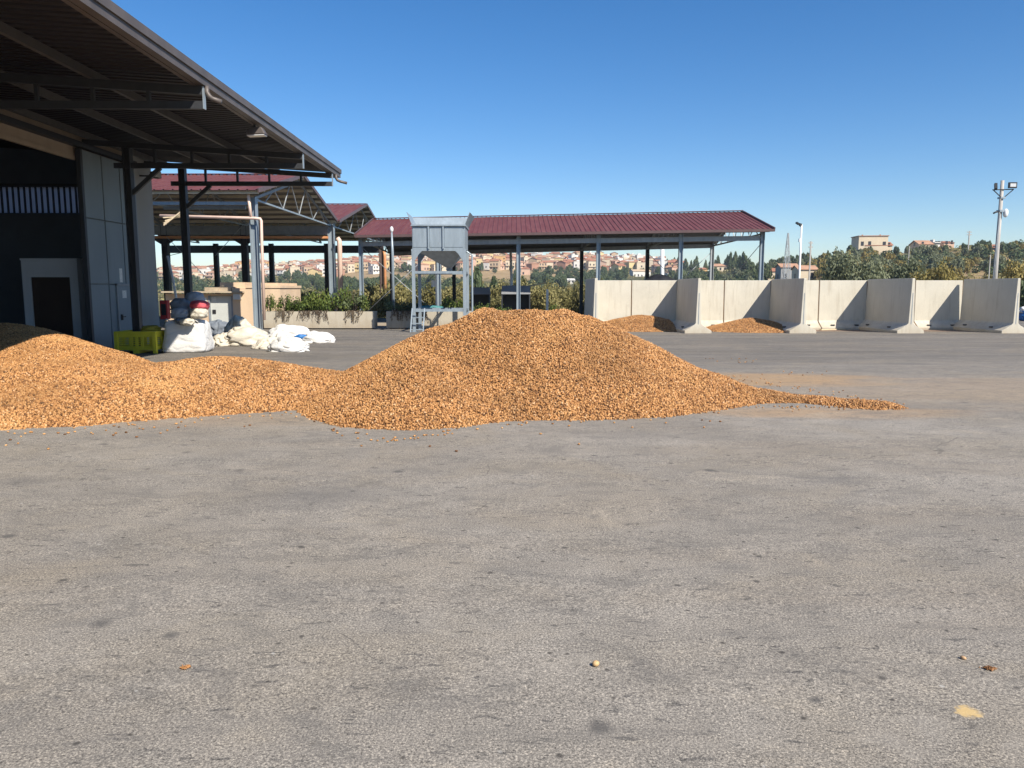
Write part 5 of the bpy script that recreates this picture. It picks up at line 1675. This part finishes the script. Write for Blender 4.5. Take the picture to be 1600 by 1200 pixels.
big_house('farmhouse', 'cream farmhouse with a wide tiled roof behind the right end of the shed', 'farmhouse', 1112, 1146, 416, 425, 170, 7, 'gable', M['w_cream'], M['tiles_pale'], 11)
big_house('farmhouse', 'small orange house left of the wide cream farmhouse', 'house', 1089, 1102, 420.5, 425, 175, 6, 'hip', M['w_orange'], M['tiles'], 12)
big_house('farmhouse', 'grey stone farmhouse with two dark windows behind the bay walls', 'farmhouse', 1216, 1243, 417.5, 440, 110, 6, 'gable', M['w_grey'], M['tiles_pale'], 13, pi / 2 * 0)
big_house('farm_annex', 'long cream annex with a pale tiled roof right of the grey farmhouse', 'house', 1243, 1272, 421, 440, 113, 6, 'gable', M['w_cream'], M['tiles_pale'], 14)
big_house('farmhouse', 'low tile roofed house left of the grey farmhouse', 'house', 1196, 1214, 424, 436, 150, 6, 'gable', M['w_cream'], M['tiles'], 15)
big_house('white_house', 'white house among trees behind the first shed bay from the walls', 'house', 984, 1014, 424, 434, 190, 7, 'gable', M['w_white'], M['w_tan'], 16, .3)
big_house('white_house', 'low white house at the edge of the trees behind the shed', 'house', 886, 897, 438, 444, 130, 5, 'gable', M['w_white'], M['w_white'], 17)
big_house('apartment_block', 'yellow apartment block framed by the hopper legs', 'apartment block', 662, 692, 408, 424, 560, 12, 'flat', M['w_yellow'], M['w_tan'], 18)
big_house('apartment_block', 'long orange building at the left end of the town', 'apartment block', 372, 428, 409, 424, 620, 14, 'hip', M['w_orange'], M['tiles_pale'], 19)
big_house('apartment_block', 'tall tan apartment block above the dry field', 'apartment block', 772, 790, 400, 417, 640, 12, 'flat', M['w_orange'], M['w_tan'], 20)
big_house('apartment_block', 'brick coloured apartment block right of the tan one', 'apartment block', 785, 805, 402, 416, 645, 12, 'hip', M['w_brick'], M['tiles'], 21)
big_house('white_house', 'cream house with a dark roof above the field behind the orange pipe', 'house', 462, 492, 414, 424, 520, 10, 'hip', M['w_white'], M['steel_dark'], 22)
big_house('white_house', 'small two storey house alone in the dry field', 'house', 814, 828, 420, 431, 380, 8, 'hip', M['w_pink'], M['tiles'], 23)

# ------------------------------------------------------------------ trees and shrubs
def leaf_cloud(n, shape, leaf, seed, lumps=9, hollow=.55, squash=1.0):
    """n leaf-clump quads through lumpy crown volume; returns verts, faces"""
    rs = np.random.default_rng(seed)
    if shape == 'cone':
        ls = []
        for i in range(lumps):
            t = rs.random() ** .8
            rr = (1 - t) * .8 + .08
            a = rs.random() * 6.28
            ls.append((rr * .6 * math.cos(a), rr * .6 * math.sin(a), t, .16 + .30 * (1 - t)))
    else:
        ls = []
        for i in range(lumps):
            a = rs.random() * 6.28; el = rs.random()
            rr = rs.uniform(.25, .66)
            ls.append((rr * math.cos(a), rr * math.sin(a), .30 + .42 * el * squash, rs.uniform(.26, .44)))
    ls = np.array(ls)
    k = rs.choice(len(ls), n, p=ls[:, 3] ** 2 / (ls[:, 3] ** 2).sum())
    d = rs.normal(size=(n, 3)); d /= np.linalg.norm(d, axis=1)[:, None]
    rad = ls[k, 3] * (hollow + (1.08 - hollow) * rs.random(n))
    c = ls[k, :3] + d * rad[:, None]
    c[:, 2] = np.maximum(c[:, 2], .04)
    nrm = d + rs.normal(scale=.6, size=(n, 3)); nrm /= np.linalg.norm(nrm, axis=1)[:, None]
    t = np.cross(nrm, rs.normal(size=(n, 3))); t /= np.linalg.norm(t, axis=1)[:, None]
    b = np.cross(nrm, t)
    s = leaf * rs.uniform(.6, 1.3, n)[:, None]
    asp = rs.uniform(.45, .8, n)[:, None]
    q = np.stack([c - t * s, c - b * s * asp, c + t * s, c + b * s * asp], 1).reshape(-1, 3)
    f = np.arange(4 * n).reshape(-1, 4)
    return q, f

def crown_mesh(name, mat, n, shape, leaf, seed, w, h, base, **kw):
    q, f = leaf_cloud(n, shape, leaf, seed, **kw)
    q = q * np.array([w, w, h]) + np.array([0, 0, base])
    me = bpy.data.meshes.new(name)
    me.from_pydata(q.tolist(), [], f.tolist())
    me.materials.append(mat)
    me.update()
    return me

def trunk_mesh(h, r, seed, fork=True):
    rg = random.Random(seed)
    mb = MB()
    mb.tube([(0, 0, -.6), (rg.gauss(0, .05) * h, rg.gauss(0, .05) * h, h * .5), (0, 0, h)], [r * 1.3, r, r * .75], 7)
    if fork:
        for i in range(4):
            a = rg.uniform(0, 6.28)
            mb.tube([(0, 0, h * .8), (math.cos(a) * h * .35, math.sin(a) * h * .35, h * 1.35), (math.cos(a) * h * .6, math.sin(a) * h * .6, h * 1.9)], [r * .6, r * .4, r * .12], 5)
    return mesh_from('trunk', mb.v, mb.f, [M['bark']], smooth=True)

TREES = {}
def tree_proto(key, mat, n, shape, leaf, w, h, base, tr_h, tr_r, nv, **kw):
    TREES[key] = [(crown_mesh('crown', M[mat], n, shape, leaf, hash_(key) + 13 * i, w, h, base, **kw), trunk_mesh(tr_h, tr_r, i + 3, shape != 'cone')) for i in range(nv)]
def hash_(s): return sum(ord(c) * (i + 1) for i, c in enumerate(s))
tree_proto('olive', 'leaf_olive', 2600, 'round', .10, 2.5, 4.2, .4, 1.5, .2, 4, lumps=12)
tree_proto('grove', 'leaf_olive', 11000, 'round', .036, 2.5, 4.2, .4, 1.5, .2, 2, lumps=20, hollow=.45)
tree_proto('goldbig', 'leaf_yellow', 8000, 'round', .040, 2.3, 4.0, .2, 1.2, .16, 2, lumps=16, hollow=.35)
tree_proto('yellow', 'leaf_yellow', 2200, 'round', .10, 2.3, 4.0, .2, 1.2, .16, 3, lumps=10, hollow=.4)
tree_proto('dark', 'leaf_dark', 2600, 'round', .10, 3.0, 6.0, .6, 2.0, .25, 3, lumps=12)
tree_proto('pine', 'leaf_dark', 2200, 'cone', .09, 3.2, 8.6, .8, 3.0, .2, 3, lumps=26)
tree_proto('scrub', 'leaf_scrub', 4200, 'round', .052, 1.5, 2.4, .0, .6, .05, 4, lumps=14, hollow=.2)

def plant_tree(key, x, y, s, label, group=None, name='tree', cat='tree', sz=1.0, z=None):
    cr, tk = TREES[key][random.randrange(len(TREES[key]))]
    o = bpy.data.objects.new(name, None); C.objects.link(o)
    o.location = (x, y, float(terr_z(x, y)) if z is None else z)
    o.rotation_euler = (0, 0, random.uniform(0, 6.28))
    o.scale = (s, s, s * sz)
    tag(o, label, cat, group)
    a = bpy.data.objects.new('crown', cr); C.objects.link(a); a.parent = o
    b = bpy.data.objects.new('trunk', tk); C.objects.link(b); b.parent = o
    return o

def at_px(px, py): # terrain spot at pixel
    r = terr_r(px, py); return (px - 800) / 1200 * r, r
def at_r(px, r): return (px - 800) / 1200 * r, r

# near trees behind the bay walls
for px, r, s, sz, key, lab in ((1335, 74, 1.25, .98, 'grove', 'big grey-green olive tree left of the pair behind the third bay'),
                               (1402, 78, 1.25, .95, 'grove', 'big grey-green olive tree right of the pair behind the third bay'),
                               (1296, 88, .95, .9, 'grove', 'smaller olive tree beside the farm annex'),
                               (1452, 72, 1.05, 1.1, 'goldbig', 'yellowing tree behind the fourth bay'),
                               (1490, 80, 1.0, 1.0, 'goldbig', 'yellowing tree close to the cable-hung pole'),
                               (1545, 76, .8, .8, 'goldbig', 'low yellowing tree behind the last bay wall'),
                               (1598, 70, 1.1, 1.05, 'goldbig', 'yellowing tree at the right edge of the view'),
                               (1612, 62, .62, .9, 'dark', 'dark bushy tree beyond the last wall at the right edge'),
                               (746, 150, .8, 1.0, 'pine', 'dark pointed conifer right of the hopper'),
                               (772, 170, .7, 1.0, 'pine', 'slimmer pointed conifer next to the dark one'),
                               (1250, 100, .7, .75, 'dark', 'bushy green tree in front of the farm annex')):
    x, y = at_r(px, r)
    plant_tree(key, x, y, s, lab, None, 'olive_tree' if key == 'grove' else ('conifer' if key == 'pine' else 'tree'), 'tree', sz)
# olives and yellowing trees on the right hill
trg = random.Random(17)
def scatter(key, n, u0, u1, p0, p1, smin, smax, label, group, name, szr=(.85, 1.15)):
    for i in range(n):
        u = trg.uniform(u0, u1)
        sk = float(np.interp(u, SKY_U, SKY_Y))
        lo_ = sk if p0 is None else p0
        py = trg.uniform(max(lo_, sk + .3), p1)
        x, y = at_px(u, py)
        plant_tree(key, x, y, trg.uniform(smin, smax), label, group, name, 'tree', trg.uniform(*szr))
HOUSE_CLEAR = [(1337, 1390, 20), (1425, 1483, 12), (1540, 1550, 10), (1110, 1148, 16), (1088, 1104, 14), (1214, 1274, 20), (1195, 1215, 14), (982, 1016, 12), (885, 898, 8), (660, 694, 20), (370, 430, 12), (770, 808, 14), (812, 830, 10)]
HOUSE_BASE = [390, 388, 395, 425, 425, 440, 436, 434, 444, 424, 424, 417, 431]
def blocked(u, py, hpx):
    for (a, b, _h), bs in zip(HOUSE_CLEAR, HOUSE_BASE):
        if a - 4 < u < b + 4 and py > bs - 1 and py - hpx < bs - 3:
            return True
    return False
def scatter(key, n, u0, u1, p0, p1, smin, smax, label, group, name, szr=(.85, 1.15)):
    hgt = {'olive': 4.4, 'dark': 6.4, 'yellow': 4.1, 'pine': 10.2}[key]
    done = 0; tr_ = 0
    while done < n and tr_ < n * 12:
        tr_ += 1
        u = trg.uniform(u0, u1)
        sk = float(np.interp(u, SKY_U, SKY_Y))
        lo_ = sk if p0 is None else p0
        py = trg.uniform(max(lo_, sk + .3), p1)
        x, y = at_px(u, py)
        s_ = trg.uniform(smin, smax)
        if blocked(u, py, hgt * s_ * 1200 / y): continue
        size = 'small ' if s_ < smin + (smax - smin) * .33 else ('large ' if s_ > smin + (smax - smin) * .7 else '')
        plant_tree(key, x, y, s_, size + label + ' ' + where(u), group, name, 'tree', trg.uniform(*szr))
        done += 1
scatter('olive', 84, 1210, 1660, None, 436, .55, 1.05, 'grey-green olive tree on the right hill', 'olive trees on the right hill', 'olive_tree')
scatter('dark', 45, 1150, 1680, None, 402, .32, .62, 'dark green tree on the right hill', 'dark trees on the right hill', 'tree')
scatter('yellow', 100, 1200, 1680, 395, 440, .5, .95, 'yellowing tree on the right hill', 'yellowing trees on the right hill', 'tree')
scatter('pine', 30, 1035, 1160, None, 428, .6, 1.0, 'tall dark conifer beyond the shed', 'conifers beyond the shed', 'conifer')
scatter('dark', 66, 800, 1200, 425, 452, .7, 1.25, 'dark bushy tree below the town', 'dark trees below the town', 'tree')
scatter('olive', 40, 1040, 1240, 426, 455, .8, 1.2, 'olive tree on low ground', 'olive trees behind the bay walls', 'olive_tree')
scatter('dark', 48, 250, 520, 431, 458, .6, 1.15, 'dark green tree on the slope', 'dark trees behind the shelter', 'tree')
scatter('dark', 36, 470, 740, 439, 462, .6, 1.15, 'dark green tree in the valley', 'dark trees behind the planters', 'tree')
scatter('dark', 34, 270, 1050, None, 426, .6, 1.2, 'dark green tree among town houses', 'trees among the town houses', 'tree')
scatter('yellow', 24, 470, 930, 446, 466, .6, .95, 'yellowish tree behind the sheds', 'yellowish trees behind the sheds', 'tree')
# scrub right behind the yard
for i in range(64):
    u = trg.uniform(440, 940); r = trg.uniform(63.5, 82)
    x, y = at_r(u, r)
    if -35 < x < -11.5 and y < 78: continue
    plant_tree('scrub', x, y, trg.uniform(.9, 1.5), 'yellow-green scrub bush just behind the sheds ' + where(u), 'scrub bushes behind the sheds', 'scrub_bush', 'bush', trg.uniform(.7, 1.2))
for i in range(16):
    u = trg.uniform(940, 1240); r = trg.uniform(63, 80)
    x, y = at_r(u, r)
    plant_tree('scrub', x, y, trg.uniform(.8, 1.2), 'yellow-green scrub bush seen over the bay walls', 'scrub bushes behind the bays', 'scrub_bush', 'bush', trg.uniform(.7, 1.1))

# ground-hugging scrub on the slopes: uncountable, one object
def scrub_mass():
    rs = np.random.default_rng(3)
    Q = []
    n = 0
    for _ in range(2600):
        u = rs.uniform(230, 1680)
        sk = float(np.interp(u, SKY_U, SKY_Y))
        py = rs.uniform(sk + 1, 470)
        if 480 < u < 640 and 424 < py < 438: continue
        if 690 < u < 900 and 419 < py < 436: continue
        r = terr_r(u, py)
        x = (u - 800) / 1200 * r
        z = float(terr_z(x, r))
        s = rs.uniform(.5, 1.3) * (1 + r / 400)
        near = r < 130
        m = 110 if near else 26
        d = rs.normal(size=(m, 3)); d /= np.linalg.norm(d, axis=1)[:, None]
        d[:, 2] = np.abs(d[:, 2])
        c = d * rs.uniform(.5, 1, (m, 1)) * np.array([1.3, 1.3, .9]) * s + np.array([x, r, z])
        t = np.cross(d, rs.normal(size=(m, 3))); t /= np.linalg.norm(t, axis=1)[:, None]
        b = np.cross(d, t)
        q = s * (.13 if near else .30)
        Q.append(np.stack([c - t * q, c - b * q * .7, c + t * q, c + b * q * .7], 1).reshape(-1, 3))
    q = np.concatenate(Q)
    f = np.arange(len(q)).reshape(-1, 4)
    me = bpy.data.meshes.new('undergrowth')
    me.from_pydata(q.tolist(), [], f.tolist())
    me.materials.append(M['leaf_scrub']); me.update()
    o = bpy.data.objects.new('undergrowth', me); C.objects.link(o)
    tag(o, 'low dry undergrowth covering the slopes', None, None, 'stuff')
scrub_mass()
def far_wood():
    rs = np.random.default_rng(12)
    Q = []
    for (u0, u1, p0, p1, n) in ((800, 1215, 424, 455, 420), (245, 480, 430, 458, 170), (500, 740, 440, 462, 170), (1210, 1680, 390, 432, 110), (270, 1050, 408, 428, 150)):
        for _ in range(n):
            u = rs.uniform(u0, u1)
            sk = float(np.interp(u, SKY_U, SKY_Y))
            py = rs.uniform(max(p0, sk + 1), p1)
            r = terr_r(u, py)
            if blocked(u, py, 5 * 1200 / r): continue
            x = (u - 800) / 1200 * r; z = float(terr_z(x, r))
            s = rs.uniform(.8, 1.5) * (1.1 if r > 250 else .9)
            m = 150
            d = rs.normal(size=(m, 3)); d /= np.linalg.norm(d, axis=1)[:, None]
            c = d * rs.uniform(.55, 1, (m, 1)) * np.array([1.7, 1.7, 1.5]) * s + np.array([x, r, z + 1.5 * s])
            lump = np.sin(d[:, 0] * 5 + _) * np.sin(d[:, 1] * 5 + 2 * _) * .3 * s
            c += d * lump[:, None]
            nn = d + rs.normal(scale=.5, size=(m, 3)); nn /= np.linalg.norm(nn, axis=1)[:, None]
            t = np.cross(nn, rs.normal(size=(m, 3))); t /= np.linalg.norm(t, axis=1)[:, None]
            b = np.cross(nn, t); q = s * .34
            Q.append(np.stack([c - t * q, c - b * q * .7, c + t * q, c + b * q * .7], 1).reshape(-1, 3))
    q = np.concatenate(Q); f = np.arange(len(q)).reshape(-1, 4)
    me = bpy.data.meshes.new('far_wood'); me.from_pydata(q.tolist(), [], f.tolist())
    me.materials.append(M['leaf_dark']); me.update()
    o = bpy.data.objects.new('far_wood', me); C.objects.link(o)
    tag(o, 'far off belts of dark trees on the slopes', None, None, 'stuff')
far_wood()

# planter plants
def shrub_meshes(mat, seed, n, w, h, leaf):
    rs = np.random.default_rng(seed)
    q, f = leaf_cloud(n, 'round', leaf, seed, lumps=8, hollow=.2)
    q = q * np.array([w, w, h])
    me = bpy.data.meshes.new('foliage'); me.from_pydata(q.tolist(), [], f.tolist()); me.materials.append(M[mat]); me.update()
    mb = MB(); rg = random.Random(seed)
    for i in range(6):
        a = rg.uniform(0, 6.28); k = rg.uniform(.2, .6)
        mb.tube([(0, 0, -.15), (math.cos(a) * w * k * .4, math.sin(a) * w * k * .4, h * .4), (math.cos(a) * w * k, math.sin(a) * w * k, h * .8)], [.02, .015, .006], 5)
    return me, mesh_from('stem', mb.v, mb.f, [M['bark']])
SHR = [shrub_meshes('leaf_planter', 200 + i, 420, .5, .8, .075) for i in range(4)]
DSH = [shrub_meshes('leaf_dark', 220 + i, 700, .75, 1.05, .07) for i in range(2)]
def vine_mesh(seed):
    rs = random.Random(seed)
    mb = MB()
    for i in range(16):
        x = rs.uniform(-.4, .4); L = rs.uniform(.15, .6)
        pts = [(x, .12, .02), (x + rs.gauss(0, .04), -.04, .05), (x + rs.gauss(0, .08), -.08, -L * .5), (x + rs.gauss(0, .14), -.05, -L)]
        mb.tube(pts, [.012, .012, .009, .004], 4)
        for k in range(9):
            t = rs.random(); a = Vector(pts[1]).lerp(Vector(pts[3]), t)
            s = .035
            d = Vector((rs.gauss(0, 1), rs.gauss(0, 1), rs.gauss(0, 1))).normalized(); e = d.orthogonal().normalized()
            mb.quad(a - d * s, a - e * s * .6, a + d * s, a + e * s * .6)
    return mesh_from('foliage', mb.v, mb.f, [M['leaf_vine']], fixn=False)
VIN = [vine_mesh(i) for i in range(3)]
def shrub(px, k, s, label, proto, group, pl, sz=1.0):
    x0, x1, d, dep, zt_ = PL[pl]
    y = d + dep / 2
    x = (px - 800) / 1200 * y
    o = bpy.data.objects.new('planter_shrub', None); C.objects.link(o)
    o.location = (x, y + random.uniform(-.15, .1), zt_ - .13); o.scale = (s, s, s * sz); o.rotation_euler = (0, 0, random.uniform(0, 6))
    tag(o, label, 'shrub', group)
    me, st = proto[k % len(proto)]
    for nm, m_ in (('foliage', me), ('stem', st)):
        a = bpy.data.objects.new(nm, m_); C.objects.link(a); a.parent = o
shrub(425, 0, .95, 'upright slim shrub at the left end of the long planter', SHR, None, 0, 1.45)
for i, px in enumerate((446, 455, 464, 473, 481, 489, 497, 505, 513, 521, 530, 540, 570)):
    shrub(px, i, random.uniform(1.0, 1.4), 'leafy green shrub in the row of the long planter', SHR, 'leafy shrubs in the long planter', 0, random.uniform(.7, 1.35))
shrub(556, 0, 1.15, 'dense dark round bush at the right end of the long planter', DSH, None, 0, .95)
for i, px in enumerate((618, 640, 655)):
    shrub(px, i, random.uniform(.85, 1.05), ('leftmost', 'middle', 'rightmost')[i] + ' of three dark bushes in the shaded planter behind the hopper', DSH, 'dark bushes in the shaded planter', 1, .72)
for i, px in enumerate((700, 718, 742, 760, 775, 792, 870)):
    shrub(px, i, random.uniform(.9, 1.3), 'green shrub in the planter showing above the big heap', SHR, 'green shrubs above the big heap', 1 if px < 738 else 2, random.uniform(.8, 1.2))
def vine(px, k, pl, label, group):
    x0, x1, d, dep, zt_ = PL[pl]
    o = bpy.data.objects.new('trailing_plant', VIN[k % 3]); C.objects.link(o)
    o.location = ((px - 800) / 1200 * d, d, zt_ + .005); o.scale = (random.uniform(.9, 1.3), 1, random.uniform(.8, 1.2))
    tag(o, label, 'plant', group)
for i, px in enumerate((444, 478, 500, 552)):
    vine(px, i, 0, 'dry brown trailing plant hanging over the edge of the long planter', 'trailing plants of the long planter')
for i, px in enumerate((622, 640, 655)):
    vine(px, i, 1, 'dark trailing plant hanging over the shaded planter', 'trailing plants of the shaded planter')

# ------------------------------------------------------------------ thin summer haze
def build_haze():
    m = bpy.data.materials.new('haze'); m.use_nodes = True
    nt = m.node_tree; nt.nodes.clear()
    v = nt.nodes.new('ShaderNodeVolumePrincipled')
    v.inputs['Color'].default_value = (0.80, 0.88, 1.0, 1)
    v.inputs['Density'].default_value = 0.0002
    v.inputs['Anisotropy'].default_value = 0.2
    o_ = nt.nodes.new('ShaderNodeOutputMaterial')
    nt.links.new(v.outputs[0], o_.inputs['Volume'])
    zs = [ (ob.matrix_world.translation.z) for ob in scene.objects ]
    dg = bpy.context.evaluated_depsgraph_get()
    lo, hi = 1e9, -1e9
    for ob in scene.objects:
        if ob.type == 'MESH':
            for c in ob.bound_box:
                z = (ob.matrix_world @ Vector(c)).z
                lo = min(lo, z); hi = max(hi, z)
    mb = MB(); mb.box(-3600, 3600, -420, 2620, lo - 1, hi + 1)
    me = mesh_from('haze', mb.v, mb.f, [m])
    o = bpy.data.objects.new('haze', me); C.objects.link(o)
    tag(o, 'thin pale haze over the valley', None, None, 'stuff')
    print('HAZE', lo, hi)
bpy.context.view_layer.update()
build_haze()
